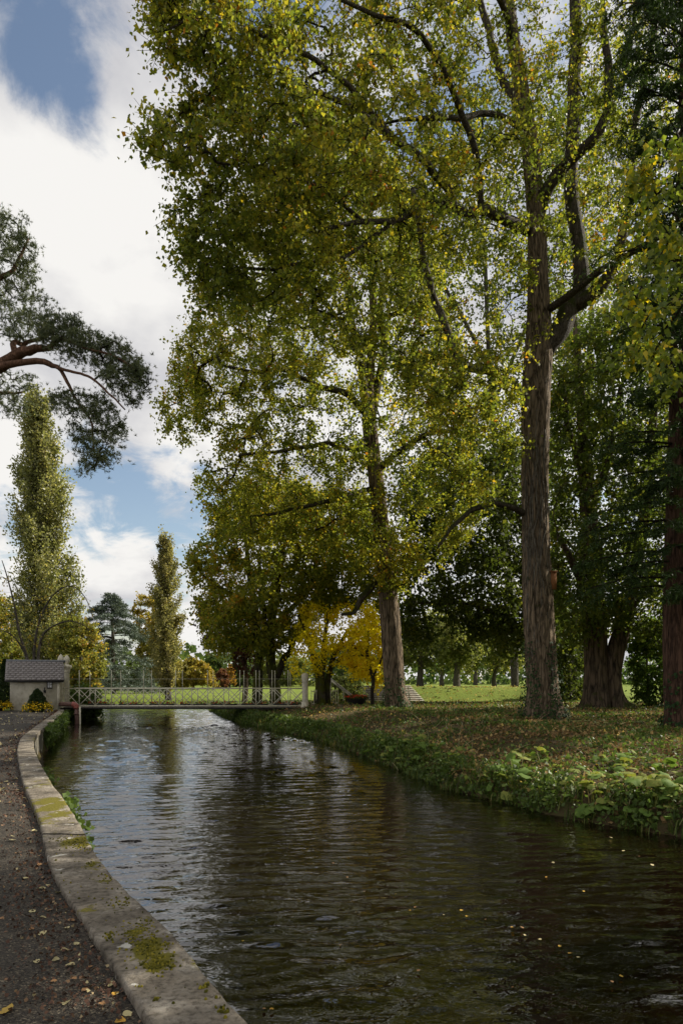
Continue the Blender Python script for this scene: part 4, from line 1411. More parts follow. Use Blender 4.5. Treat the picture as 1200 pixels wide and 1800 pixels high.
# trees that carry on the wood to the right of the picture and shade the river
def side_tree(x, y, h, r, seed, label):
    rng = np.random.default_rng(seed)
    b = ground_pt(x, y)
    root = thing('woodland_tree', label, 'tree', b, 'trees of the wood outside the picture')
    line = smooth_line(np.array([[x, y, b[2] - .2, .5], [x, y, 4, .4], [x + .2, y, h * .5, .3], [x, y, h * .95, .08]]), 40)
    v, q, t = tube(line[:, :3], line[:, 3], 16, True, bark_fn(seed, .06))
    part('trunk', (v, [q, t]), M['old_bark'], root, smooth=True)
    c = np.array([x, y, b[2] + h * .6]) + unit(rng.normal(size=(420, 3))) * (rng.random((420, 1)) ** .4) * np.array([r, r, h * .42])
    px = np.abs(c[:, 0] / np.maximum(c[:, 1], .1) * F)
    c = c[(px > 640) | (c[:, 1] < 0)]
    ch, tips = grow([line[12:, :3]], c, rng, rmax=.1, r0=.01, nseg=3)
    part('branches', branch_geo(ch, 3), M['old_bark'], root, smooth=True, kind='stuff')
    pos, own = spray(tips, 17, .6, rng)
    crown_part(root, pos, rng.uniform(.2, .32, len(pos)), M['woodland_leaf'], tints(own, rng, .45), rng)


for k, (x, y, h, r) in enumerate([(14.5, 4, 17, 4.5), (18.5, 28, 19, 4), (25, 7, 20, 5), (14.2, 22.5, 15, 3.4)]):
    side_tree(x, y, h, r, 100 + k, 'broadleaf tree beyond the right edge of the picture, %s' % ('nearest of the group', 'farthest of the group', 'outermost of the group', 'closest to the redwood')[k])

# ---- yellow tree, maroon beech, shrub
poly_tree('field_maple', 'bright yellow autumn tree with mossy triple trunk beside the cream gate pillar', [[(556, 1244, 39, 8), (558, 1225, 39, 6.5), (560, 1195, 39, 6), (553, 1165, 39, 5), (540, 1120, 39, 3.5), (525, 1080, 39, 2.5)], [(567, 1244, 38.8, 8), (566, 1220, 38.8, 6), (566, 1190, 38.8, 5), (568, 1160, 38.8, 4.5), (572, 1110, 38.8, 3.5), (580, 1060, 38.8, 2)], [(576, 1243, 39.2, 6.5), (575, 1220, 39.2, 5.5), (577, 1190, 39.2, 5), (588, 1150, 39.2, 4), (610, 1110, 39.2, 3)]],
          [[(590, 1145, 39.2, 3), (625, 1120, 39, 2.5), (660, 1110, 39, 2)]],
          [(512, 1150), (518, 1100), (530, 1060), (575, 1070), (640, 1060), (690, 1085), (690, 1160), (660, 1190), (620, 1185), (590, 1165), (560, 1185), (522, 1190)], 38.6, 2.6, 290, 34, .42, .13, 'yellow_leaf', 'mossy_bark', 41, tb=.5, gap=(.28, .5), width=.5)
poly_tree('yellow_sapling', 'slender young yellow-leaved tree growing in front of the stone steps', [[(655, 1246, 37.5, 3.6), (654, 1215, 37.5, 3.2), (656, 1195, 37.5, 3.2), (650, 1175, 37.5, 2.8), (645, 1150, 37.5, 2.4), (648, 1110, 37.5, 1.8)]],
          [[(650, 1175, 37.5, 2), (635, 1150, 37.3, 1.5), (620, 1135, 37.2, 1.2)], [(655, 1190, 37.5, 2), (668, 1165, 37.5, 1.5), (675, 1140, 37.5, 1.2)]],
          [(605, 1120), (640, 1080), (690, 1090), (690, 1195), (665, 1205), (640, 1190), (610, 1170)], 38, 1.6, 120, 36, .4, .14, 'yellow_leaf', 'twig_bark', 42, tb=.6, gap=(.28, .5), width=.5)
poly_tree('copper_beech', 'dark maroon-leaved tree behind the sycamore at the bridge', [[(430, 1236, 52, 5), (432, 1190, 52, 4.5), (425, 1120, 52, 4), (415, 1060, 52, 3)]], [[(428, 1150, 52, 3), (390, 1110, 51, 2), (365, 1085, 50, 1.5)]],
          [(350, 1062), (350, 1110), (375, 1135), (410, 1150), (420, 1190), (445, 1195), (470, 1150), (470, 1080), (410, 1050)], 51, 3, 200, 36, .5, .2, 'maroon_leaf', 'old_bark', 43, tb=.4)
poly_tree('broom_shrub', 'feathery green shrub left of the stone steps behind the handrails', [[(610, 1236, 45, 2), (608, 1215, 45, 1.6), (604, 1195, 45, 1.2)], [(618, 1236, 45, 2), (622, 1215, 45, 1.6), (626, 1200, 45, 1.2)]], [],
          [(578, 1225), (582, 1195), (600, 1180), (625, 1186), (638, 1205), (636, 1232), (600, 1236)], 45.6, 1.3, 130, 40, .28, .12, 'pale_leaf', 'twig_bark', 44, cat='shrub', tb=.3, width=.25)

# ---- trees beyond the terrace lawn
for k, (tx, d, w, top, col, lab) in enumerate([
    (738, 92, 45, 1070, 'pale_leaf', 'pale tree with stout trunk on the lawn beside the leaning poplar'),
    (776, 104, 36, 1075, 'pale_leaf', 'slim pale tree second from the leaning poplar trunk on the far lawn'),
    (802, 88, 40, 1060, 'pale_leaf', 'pale forked tree in the gap below the dark evergreen'),
    (868, 96, 50, 1080, 'pale_leaf', 'pale willow-like tree on the far lawn beside the huge poplar'),
    (835, 130, 60, 1100, 'far_green', 'dark green conifer-like tree behind the pale trees of the far lawn'),
    (990, 80, 40, 1060, 'far_green', 'dark tree standing in shade just right of the huge poplar trunk'),
    (905, 118, 50, 1110, 'pale_leaf', 'pale green bush-like tree behind the huge poplar at the lawn edge')]):
    by = HY + (EYE - (1.0 if tx < 900 else .4)) * F / d
    r = 5.2 if k in (0, 2) else 3.5
    poly_tree('lawn_tree', lab, [[(tx, by + 4, d, r * 1.3), (tx, by - 15, d, r), (tx + (8 if k == 3 else 2), 1160, d, r * .9), (tx + 3, 1110, d, r * .6), (tx, top + 15, d, r * .3)]],
              [[(tx, 1170, d, r * .6), (tx - 14, 1140, d, r * .4), (tx - 24, 1110, d, r * .3)], [(tx, 1160, d, r * .6), (tx + 14, 1130, d, r * .4), (tx + 22, 1100, d, r * .3)]],
              [(tx - w, 1190 if k != 2 else 1150), (tx - w * .9, 1120), (tx - w * .5, top), (tx + w * .5, top), (tx + w, 1110), (tx + w * .9, 1185 if k != 2 else 1150), (tx + w * .3, 1165), (tx - w * .3, 1160)], d, 4, 150, 46, 1.0, .34, col, 'grey_bark', 50 + k, group='trees beyond the terrace lawn', side=10, tb=.55, gap=(.3, .5), droop=.8)

# ------------------------------------------------------------------ far left trees


def lombardy(name, label, ax, apex, basey, d, widths, seed, leaf, nst=70, per=420):
    """columnar poplar: upright branches close to the stem"""
    rng = np.random.default_rng(seed)
    base = P(ax(1.0), basey, d)
    root = thing(name, label, 'tree', base, 'columnar poplars across the river')
    H = (basey - apex) * d / F
    ts = np.linspace(0, 1, 30)
    yy = basey - ts * (basey - apex)
    xs = np.array([ax(1 - t) for t in ts])
    line = np.array([P(x, y, d) for x, y in zip(xs, yy)])
    rad = np.interp(ts, [0, .1, .5, 1], [.55, .42, .25, .04]) * (H / 26)
    v, q, t = tube(line, rad, 14, True, bark_fn(seed, .06))
    part('trunk', (v, [q, t]), M['grey_bark'], root, smooth=True)
    ch, tips = [], {}
    for k in range(nst):
        t0 = .03 + .87 * (k / nst)
        wpx = np.interp(t0 + .1, widths[0], widths[1])
        wm = wpx * d / F
        th = rng.uniform(0, 6.283)
        L = H * rng.uniform(.09, .2) * (1 - .4 * t0)
        a = np.array([np.interp(t0, ts, line[:, i]) for i in range(3)])
        q = np.linspace(0, 1, 9)
        out = wm * rng.uniform(.35, 1.0) * (q ** .6)
        pts = a + np.column_stack([np.cos(th) * out, np.sin(th) * out, L * q])
        pts += rng.normal(size=pts.shape) * .05
        pts[0] = a
        ch.append((pts, np.linspace(.07, .012, 9) * H / 26))
        tips[k] = pts
    # the leader
    tips[nst] = line[-8:]
    part('branches', branch_geo(ch, 4), M['grey_bark'], root, smooth=True, kind='stuff')
    pos, own = [], []
    for ci, pts in tips.items():
        k = int(per * rng.uniform(.7, 1.3))
        tt = rng.uniform(.15, 1.03, k) * (len(pts) - 1)
        i = np.clip(tt.astype(int), 0, len(pts) - 2); f = (tt - i)[:, None]
        p = pts[i] + (pts[i + 1] - pts[i]) * f
        sp = (.19 + .16 * rng.random())
        g = np.clip(rng.normal(size=(k, 3)), -1.9, 1.9) * np.array([sp, sp, sp * 1.3]) * H / 26
        pos.append(p + g); own.append(np.full(k, ci))
    pos, own = np.vstack(pos), np.concatenate(own)
    crown_part(root, pos, rng.uniform(.15, .29, len(pos)) * (H / 26) ** .5, M[leaf], tints(own, rng, .5, .13, .2), rng, droop=-.5, width=.36)


lombardy('columnar_poplar', 'taller columnar poplar rising behind the pump house and the bare shrub', lambda t: 62 + 26 * t, 688, 1226, 62,
         ([0, .05, .2, .4, .6, .8, .95, 1.05], [50, 60, 66, 62, 58, 46, 24, 8]), 61, 'lombardy_leaf', 210, 270)
lombardy('columnar_poplar', 'shorter columnar poplar with golden lower leaves on the lawn beyond the bridge', lambda t: 290 + 6 * t, 938, 1231, 56,
         ([0, .06, .2, .4, .6, .8, .95, 1.05], [16, 30, 34, 33, 30, 24, 12, 4]), 62, 'lombardy_gold', 130, 190)


def cedar():
    rng = np.random.default_rng(63)
    d = 84
    base = P(198, 1219, d)
    root = thing('blue_cedar', 'blue-grey cedar with layered boughs between the two columnar poplars', 'tree', base)
    line = trunk_part(root, [(200, 1222, d, 4.5), (199, 1190, d, 4), (199, 1130, d, 3), (197, 1080, d, 2), (195, 1042, d, .8)], M['grey_bark'], n=30, sides=12)
    ch, tips = [], {}
    for k in range(135):
        t0 = .08 + .9 * (k / 135)
        a = np.array([np.interp(t0, np.linspace(0, 1, len(line)), line[:, i]) for i in range(3)])
        wpx = np.interp(t0, [0, .12, .35, .6, .8, 1], [70, 96, 82, 58, 34, 8])
        L = wpx * d / F * rng.uniform(.6, 1.15)
        th = rng.uniform(0, 6.283)
        q = np.linspace(0, 1, 8)
        pts = a + np.column_stack([np.cos(th) * L * q, np.sin(th) * L * q, .28 * L * q - .42 * L * q ** 2])
        ch.append((pts, np.linspace(.07, .015, 8)))
        for s in range(8):
            t1 = rng.uniform(.35, 1)
            p0 = np.array([np.interp(t1, q, pts[:, i]) for i in range(3)])
            th2 = th + rng.normal(0, .9)
            l2 = L * rng.uniform(.15, .35)
            tips[len(tips)] = p0 + np.column_stack([np.cos(th2) * l2 * q, np.sin(th2) * l2 * q, -.15 * l2 * q ** 2])
    part('branches', branch_geo(ch, 3), M['twig_bark'], root, smooth=True, kind='stuff')
    pos, own = spray(tips, 32, .4, rng, along=.4, flat=.12, twigs=4)
    crown_part(root, pos, rng.uniform(.2, .36, len(pos)), M['cedar_needle'], tints(own, rng, .5, .2, .2), rng, droop=.05, width=.16, up=1.0)


cedar()

FAR = 'trees along the far side of the lawn'
for k, (name, lab, tx, d, poly, leaf, n, per, size) in enumerate([
    ('autumn_tree', 'golden-brown autumn tree behind the right side of the blue cedar', 268, 104, [(232, 1060), (250, 1044), (285, 1050), (305, 1085), (310, 1150), (300, 1200), (262, 1195), (240, 1140)], 'golden_leaf', 260, 50, .42),
    ('autumn_tree', 'yellow-green tree with orange tips between the cream gate finials and the cedar', 142, 58, [(90, 1205), (88, 1140), (110, 1090), (150, 1085), (172, 1110), (186, 1155), (182, 1180), (168, 1205), (140, 1216), (110, 1218)], 'autumn_mix', 330, 46, .22),
    ('autumn_tree', 'orange-tinted autumn tree at the left edge behind the bare shrub', 20, 78, [(-60, 1200), (-60, 1060), (0, 1050), (38, 1070), (62, 1120), (66, 1190), (30, 1205)], 'autumn_mix', 300, 50, .32),
    ('round_tree', 'rounded yellow-green tree just right of the shorter columnar poplar', 340, 120, [(318, 1205), (320, 1170), (335, 1155), (355, 1160), (372, 1178), (378, 1205)], 'golden_leaf', 130, 50, .45),
    ('round_tree', 'dark green tall tree far behind the rounded yellow-green tree', 374, 190, [(360, 1195), (362, 1160), (374, 1147), (388, 1160), (392, 1195)], 'far_green', 90, 50, .7),
    ('round_tree', 'small russet-brown tree on the far lawn next to the orange one', 389, 130, [(378, 1207), (380, 1182), (390, 1174), (400, 1182), (402, 1207)], 'russet_leaf', 80, 46, .35),
    ('round_tree', 'small orange autumn tree on the far lawn below the dark green one', 404, 140, [(394, 1204), (396, 1178), (404, 1168), (413, 1178), (414, 1204)], 'orange_leaf', 80, 46, .38),
    ('round_tree', 'olive tree on the far lawn seen through the right end of the bridge railing', 422, 160, [(408, 1206), (410, 1168), (425, 1155), (440, 1170), (445, 1206)], 'far_green', 100, 46, .5),
    ('round_tree', 'grey-green distant tree behind the forked mossy stems', 505, 170, [(440, 1206), (445, 1178), (470, 1165), (500, 1160), (540, 1158), (560, 1206)], 'pale_leaf', 170, 50, .55),
    ('round_tree', 'broad distant tree closing the view behind the yellow tree', 600, 180, [(545, 1205), (550, 1150), (600, 1130), (650, 1150), (690, 1205)], 'far_green', 170, 50, .6),
    ('round_tree', 'dark low tree in the gap between cedar and the shorter columnar poplar', 222, 110, [(185, 1212), (190, 1180), (225, 1165), (262, 1178), (270, 1212)], 'far_green', 150, 46, .42),
    ('round_tree', 'dark green tree filling in behind the taller columnar poplar', 95, 92, [(20, 1212), (25, 1120), (70, 1085), (120, 1090), (150, 1130), (165, 1212)], 'far_green', 260, 50, .42),
    ('round_tree', 'distant rounded tree behind the shorter columnar poplar trunk', 318, 150, [(285, 1206), (292, 1176), (315, 1166), (335, 1180), (340, 1206)], 'golden_leaf', 100, 46, .5),
]):
    by = HY + 1.7 * F / d
    ys = [p[1] for p in poly]
    top = min(ys)
    r = (1210 - top) * .028 + .8
    poly_tree(name, lab, [[(tx, by, d, r), (tx, by - (by - top) * .35, d, r * .8), (tx + 2, by - (by - top) * .8, d, r * .4)]], [], poly, d, max(2.0, (max(p[0] for p in poly) - min(p[0] for p in poly)) * d / F * .45), n, int(per * 1.1), (max(p[0] for p in poly) - min(p[0] for p in poly)) * d / F * .085, size * .82, leaf, 'grey_bark', 70 + k, group=FAR, side=8, tb=.5, noise=20 / d, hue=.35)


# dark far wood that closes the horizon
def far_wood():
    rng = np.random.default_rng(90)
    n = 15000
    th = rng.uniform(-1.15, 1.25, n)
    d = rng.uniform(230, 300, n)
    x, y = np.sin(th) * d, np.cos(th) * d
    h = 9 + 7 * fbm(np.column_stack([th * 22, 0 * th, 0 * th]), 3) + 5 * (vnoise(np.column_stack([th * 60, 0 * th, 0 * th + 3])) - .5)
    z = h * rng.random(n) - .5
    pos = np.column_stack([x, y, z])
    t = np.clip(.4 + .5 * (vnoise(np.column_stack([th * 30, 0 * th, 0 * th + 7])) - .5) + rng.normal(0, .15, n), 0, 1)
    v, q = leaves_geo(pos, rng.uniform(1.5, 3.0, n), rng)
    o = whole('far_wood', (v, q), M['far_green'], attrs={'tint': ('FACE', t)})
    tag(o, 'dark distant wood closing the far side of the lawn', 'wood', kind='stuff')


far_wood()


def pine():
    rng = np.random.default_rng(64)
    D = 21
    b = np.array([-15.5, 20.5, -.05])
    root = thing('scots_pine', 'pine whose reddish bough and dark needles reach in at the left', 'tree', b)
    line = smooth_line(np.array([[-15.5, 20.5, -.2, .5], [-15.3, 20.5, 5, .4], [-15.0, 20.7, 9.5, .34], [-14.8, 20.8, 14, .25], [-14.2, 20.8, 18, .12]]), 50)
    v, q, t = tube(line[:, :3], line[:, 3], 24, True, bark_fn(6.6, .07))
    part('trunk', (v, [q, t]), M['pine_bark'], root, smooth=True)
    sk = [line[20:, :3]]
    limbs = [
        [(-240, 735, D, 22), (-120, 690, D, 20), (-30, 655, D, 17), (25, 632, D, 13), (60, 612, D - .2, 11), (85, 608, D - .3, 7), (110, 595, D - .5, 5), (150, 605, D - .8, 3.5), (200, 625, D - 1, 2.5), (240, 650, D - 1, 1.8)],
        [(-30, 655, D, 12), (20, 640, D - .4, 8), (80, 636, D - .7, 7), (100, 645, D - .8, 5), (122, 672, D - .9, 4), (135, 705, D - 1, 3), (160, 740, D - 1.1, 2.2), (165, 790, D - 1.1, 1.5)],
        [(28, 625, D, 8), (25, 602, D + .2, 6.5), (45, 606, D + .5, 5), (85, 590, D + .8, 4), (120, 570, D + 1, 2.5)],
        [(100, 646, D - .8, 4), (150, 660, D - 1.3, 3), (190, 690, D - 1.6, 2.4), (220, 720, D - 1.8, 1.6)],
        [(-200, 620, D + .5, 14), (-100, 540, D + .5, 11), (-20, 500, D + .5, 8), (30, 460, D + .5, 4), (50, 420, D + .5, 2.5)],
        [(-60, 670, D + .3, 8), (0, 690, D + .6, 4), (40, 690, D + .8, 2.5)]]
    for i, lb in enumerate(limbs):
        lb = [(x, y, d, r * .72) for x, y, d, r in lb]
        sk.append(limb_part(root, lb, M['pine_bark'], seed=80 + i, sides=10, wob=.05))
    polys = [([(-60, 350), (0, 368), (40, 385), (66, 440), (62, 500), (85, 530), (88, 585), (40, 595), (-60, 600)], 330, D + .6, 1.8),
             ([(75, 545), (120, 552), (160, 585), (215, 605), (262, 640), (250, 668), (200, 655), (150, 640), (100, 615), (70, 600)], 260, D - .4, 1.4),
             ([(170, 650), (262, 645), (262, 680), (240, 718), (215, 690), (180, 690)], 70, D - 1, 1.0),
             ([(70, 690), (130, 690), (200, 700), (215, 745), (215, 790), (200, 815), (150, 830), (138, 800), (130, 760), (100, 720)], 190, D - .9, 1.2),
             ([(-60, 650), (0, 655), (50, 650), (80, 700), (40, 735), (0, 720), (-60, 740)], 70, D + .6, 1.2)]
    cs = [sample_sil(p, n, dd, th, rng) for p, n, dd, th in polys]
    c = np.vstack(cs)
    ch, tips = grow(sk, c, rng, rmax=.05, r0=.007, lean=.1, bow=.2)
    part('branches', branch_geo(ch, 3), M['twig_bark'], root, smooth=True, kind='stuff')
    # needle tufts along the twigs
    tp, ow = spray(tips, 11, .27, rng, along=.3, flat=.7)
    nd = 11
    n = len(tp) * nd
    o = np.repeat(tp, nd, 0)
    own = np.repeat(ow, nd)
    u = rng.normal(size=(n, 3)); u[:, 2] += .45; u = unit(u)
    w = unit(np.cross(u, unit(rng.normal(size=(n, 3)))))
    L = rng.uniform(.06, .13, n)[:, None]
    hw = .007
    V = np.stack([o - w * hw * 1.25, o + u * L, o + w * hw * 1.25], 1).reshape(-1, 3)
    part('crown', (V, np.arange(len(V)).reshape(-1, 3)), M['pine_needle'], root, attrs={'tint': ('FACE', tints(own, rng, .45, .18, .15))})


pine()


def bare_shrub():
    rng = np.random.default_rng(65)
    D = 44
    b = P(58, 1226, D)
    root = thing('bare_tree', 'nearly leafless small tree with arching twigs behind the pump house', 'tree', b)
    sk = []
    for i, st in enumerate([[(52, 1232, D, 3.6), (52, 1180, D, 3.2), (46, 1150, D, 2.8), (34, 1110, D, 2.2), (25, 1060, D, 1.6), (12, 1010, D, 1.1), (4, 985, D, .7)],
                            [(60, 1232, D, 3.2), (60, 1170, D, 2.9), (62, 1130, D, 2.4), (72, 1085, D, 1.8), (95, 1045, D, 1.3), (125, 1030, D, 1), (150, 1050, D, .7), (163, 1085, D, .5)],
                            [(66, 1232, D, 3.2), (67, 1165, D, 2.8), (74, 1120, D, 2.2), (92, 1102, D, 1.7), (120, 1092, D, 1.2), (145, 1098, D, .9), (165, 1115, D, .5)],
                            [(48, 1155, D, 2), (30, 1125, D - .5, 1.4), (10, 1110, D - 1, .9), (-10, 1112, D - 1, .6)]]):
        pts = np.array([[*P(x, y, d), r * d / F] for x, y, d, r in st])
        sm = smooth_line(pts, 30)
        v, q, t = tube(sm[:, :3], np.maximum(sm[:, 3], .012), 8, True)
        part('stem', (v, [q, t]), M['grey_bark'], root, smooth=True)
        sk.append(sm[8:, :3])
    c = sample_sil([(0, 985), (30, 1040), (60, 1050), (110, 1010), (165, 1060), (170, 1130), (120, 1140), (80, 1150), (30, 1130), (-10, 1110), (-10, 1000)], 170, D, 2.4, rng)
    ch, tips = grow(sk, c, rng, rmax=.03, r0=.008, bow=.3)
    part('twigs', branch_geo(ch, 3), M['grey_bark'], root, smooth=True, kind='stuff')
    pos, own = spray(tips, 3, .3, rng)
    crown_part(root, pos, rng.uniform(.1, .16, len(pos)), M['golden_leaf'], tints(own, rng, .6), rng)


bare_shrub()


def conifer_column():
    rng = np.random.default_rng(66)
    D = 39.5
    b = P(9, 1246, D)
    root = thing('cypress', 'dark narrow clipped cypress left of the pump house', 'shrub', b)
    v, q, t = tube(np.array([P(9, 1248, D), P(9, 1200, D), P(9, 1165, D)]), [.08, .06, .02], 8)
    part('trunk', (v, [q, t]), M['old_bark'], root)
    n = 5200
    h = rng.random(n)
    rr = .42 * np.interp(h, [0, .1, .6, 1], [.75, 1, .9, .1]) * np.sqrt(rng.uniform(.5, 1, n))
    th = rng.uniform(0, 6.283, n)
    pos = b + np.column_stack([rr * np.cos(th), rr * np.sin(th), .1 + 2.75 * h])
    crown_part(root, pos, rng.uniform(.08, .15, n), M['topiary'], rng.random(n), rng, droop=-.8, width=.25)


conifer_column()

# ------------------------------------------------------------------ pump house


def pump_house():
    d0 = 36.2
    cl = P(18, 1250, d0 - .5); cr_ = P(105, 1246, d0 + .45)
    rz = math.atan2(cr_[1] - cl[1], cr_[0] - cl[0])
    W = math.hypot(cr_[1] - cl[1], cr_[0] - cl[0])
    DEP = 2.3
    ex = np.array([math.cos(rz), math.sin(rz), 0]); ey = np.array([-math.sin(rz), math.cos(rz), 0]); ez = np.array([0, 0, 1.0])
    O = np.array([cl[0], cl[1], 0.0])
    loc = lambda x, y, z: O + ex * x + ey * y + ez * z
    root = thing('pump_house', 'small rendered pump house with slate roof beside the river wall', 'building', O)
    HE, HR = 1.70, 2.55
    v = np.array([loc(0, 0, -.1), loc(W, 0, -.1), loc(W, DEP, -.1), loc(0, DEP, -.1), loc(0, 0, HE), loc(W, 0, HE), loc(W, DEP, HE), loc(0, DEP, HE), loc(0, DEP / 2, HR - .06), loc(W, DEP / 2, HR - .06)])
    part('wall', (v, [np.array([[0, 1, 5, 4], [1, 2, 6, 5], [2, 3, 7, 6], [3, 0, 4, 7]]), np.array([[4, 8, 7], [5, 6, 9]])]), M['render'], root)

    def lbox(x0, x1, y0, y1, z0, z1):
        g = [loc(x, y, z) for z in (z0, z1) for (x, y) in ((x0, y0), (x1, y0), (x1, y1), (x0, y1))]
        return np.array(g), BOXQ
    part('sunlit_edge_strip', lbox(W - .12, W + .035, -.035, .14, -.05, HE - .05), M['cream_paint'], root)  # added cream strip, paints the sunlit look of the right-hand wall edge
    # roof: deck, slate courses, ridge
    ov = .2
    pitch = math.atan2(HR - HE, DEP / 2)
    run = DEP / 2 + ov
    L = run / math.cos(pitch)
    roof = None
    for side in (0, 1):
        def rp(x, s, h):
            y = -ov + s * math.cos(pitch) - h * math.sin(pitch)
            z = HE - ov * math.tan(pitch) + s * math.sin(pitch) + h * math.cos(pitch)
            if side: y = DEP - y
            return loc(x, y, z)
        g = [rp(x, s, h) for h in (0.0, .05) for (x, s) in ((-ov, 0), (W + ov, 0), (W + ov, L), (-ov, L))]
        o = part('roof_slope' if side else 'roof', (np.array(g), BOXQ), M['slate'], root, parent=None)
        roof = roof or o
        # courses of slates
        G = Geo(); rg = np.random.default_rng(3 + side)
        nc = 9
        for k in range(nc):
            s0, s1 = L * k / nc - .02, L * (k + 1) / nc + .05
            x = -ov - .01 - (.12 if k % 2 else 0)
            while x < W + ov:
                w = .25
                x0, x1 = max(x, -ov - .01) + .004, min(x + w, W + ov + .01) - .004
                if x1 - x0 > .03:
                    j = rg.normal(0, .003)
                    gg = [rp(xx, ss, hh) for (hh0, hh1) in ((.052, .066),) for (hh, sel) in ((0, 0), (1, 1)) for (xx, ss, hh) in
                          ((x0, s0 + j, (hh0 if not sel else hh1) + .022), (x1, s0 + j, (hh0 if not sel else hh1) + .022), (x1, s1, (hh0 if not sel else hh1)), (x0, s1, (hh0 if not sel else hh1)))]
                    G.add(np.array(gg), BOXQ)
                x += w
        part('slates', G.out(), M['slate'], root, parent=o, kind='stuff')
        # gutter
        a, b = rp(-ov, -.03, -.02), rp(W + ov, -.03, -.02)
        part('gutter', (lambda t: (t[0], [t[1], t[2]]))(tube(np.linspace(a, b, 4), .045, 8)), M['dark_iron'], root, parent=o)
    part('ridge_cap', (lambda t: (t[0], [t[1], t[2]]))(tube(np.linspace(loc(-ov - .03, DEP / 2, HR + .065), loc(W + ov + .12, DEP / 2, HR + .065), 5), .075, 8)), M['lead'], root, parent=roof)
    for sx in (-ov + .0, W + ov):
        for yy in (-ov, DEP + ov):
            g0, g1 = loc(sx, yy, HE - ov * math.tan(pitch)), loc(sx, DEP / 2, HR)
            part('bargeboard', (lambda t: (t[0], [t[1], t[2]]))(tube(np.linspace(g0, g1, 3), .05, 4)), M['slate'], root, parent=roof)
    # small window and lamp on the front
    wx = W * (88 - 20) / 85
    win = part('window', lbox(wx - .13, wx + .13, -.05, .02, 1.13, 1.5), M['dark_iron'], root)
    for ax in (-1, 1):
        for az in (0, 1):
            part('pane', lbox(wx + ax * .055 - .045, wx + ax * .055 + .045, -.062, -.05, 1.17 + az * .16, 1.31 + az * .16), M['white'], root, parent=win)
    lx = W * (79 - 20) / 85
    lamp = part('wall_lamp', lbox(lx - .05, lx + .07, -.16, -.0, .92, 1.06), M['dark_iron'], root)
    part('lamp_bracket', lbox(lx - .02, lx + .02, -.12, 0, 1.06, 1.2), M['dark_iron'], root, parent=lamp)
    part('drain_pipe', (lambda t: (t[0], [t[1], t[2]]))(tube(np.linspace(loc(lx + .03, -.04, .1), loc(lx + .03, -.04, .92), 3), .03, 8)), M['render'], root)

    # planters in front
    def planter(c, label, s, seed):
        rg = np.random.default_rng(seed)
        r = thing('flower_planter', label, 'planter', c, 'planters in front of the pump house')
        prof = [(.20, 0), (.30, .06), (.37, .2), (.40, .33), (.42, .36), (.36, .36), (.1, .34)]
        th = np.linspace(0, 6.283, 20, endpoint=False)
        V = np.array([[c[0] + rr * s * math.cos(t), c[1] + rr * s * math.sin(t), c[2] + z * s] for rr, z in prof for t in th])
        i = np.arange(len(prof) - 1)[:, None] * 20; j = np.arange(20)[None, :]
        Q = np.stack([i + j, i + (j + 1) % 20, i + 20 + (j + 1) % 20, i + 20 + j], -1).reshape(-1, 4)
        part('bowl', (V, Q), M['pot'], r, smooth=True)
        n = 3800
        h = rg.random(n) ** 1.3
        rr = .46 * s * np.interp(h, [0, .12, .5, .85, 1], [.8, 1, .78, .36, .05]) * np.sqrt(rg.uniform(.6, 1, n))
        t = rg.uniform(0, 6.283, n)
        pos = c + np.column_stack([rr * np.cos(t), rr * np.sin(t), (.34 + .85 * h) * s])
        crown_part(r, pos, rg.uniform(.05, .09, n), M['topiary'], rg.random(n), rg, name='clipped_cone')
        n = 900
        t = rg.uniform(0, 6.283, n); rr = s * rg.uniform(.34, .74, n)
        pos = c + np.column_stack([rr * np.cos(t), rr * np.sin(t), s * (.42 - .25 * np.maximum(0, (rr / s - .5)) / .24 + rg.normal(0, .07, n))])
        crown_part(r, pos, rg.uniform(.06, .1, n), M['yellow_flower'], rg.random(n), rg, name='flowers', width=.5)
    planter(P(66, 1253, 34.2), 'dark bowl of yellow flowers round a clipped cone in front of the pump house wall', 1.0, 1)
    planter(P(-3, 1250, 35.0), 'dark bowl of yellow flowers at the left edge by the cypress', 1.0, 2)


pump_house()


def lathe(c, prof, sides=16, sq=False):
    th = np.linspace(0, 2 * math.pi, sides, endpoint=False) + (math.pi / 4 if sq else 0)
    V = np.array([[c[0] + r * math.cos(t), c[1] + r * math.sin(t), c[2] + z] for r, z in prof for t in th])
    i = np.arange(len(prof) - 1)[:, None] * sides; j = np.arange(sides)[None, :]
    Q = np.stack([i + j, i + (j + 1) % sides, i + sides + (j + 1) % sides, i + sides + j], -1).reshape(-1, 4)
    return V, Q


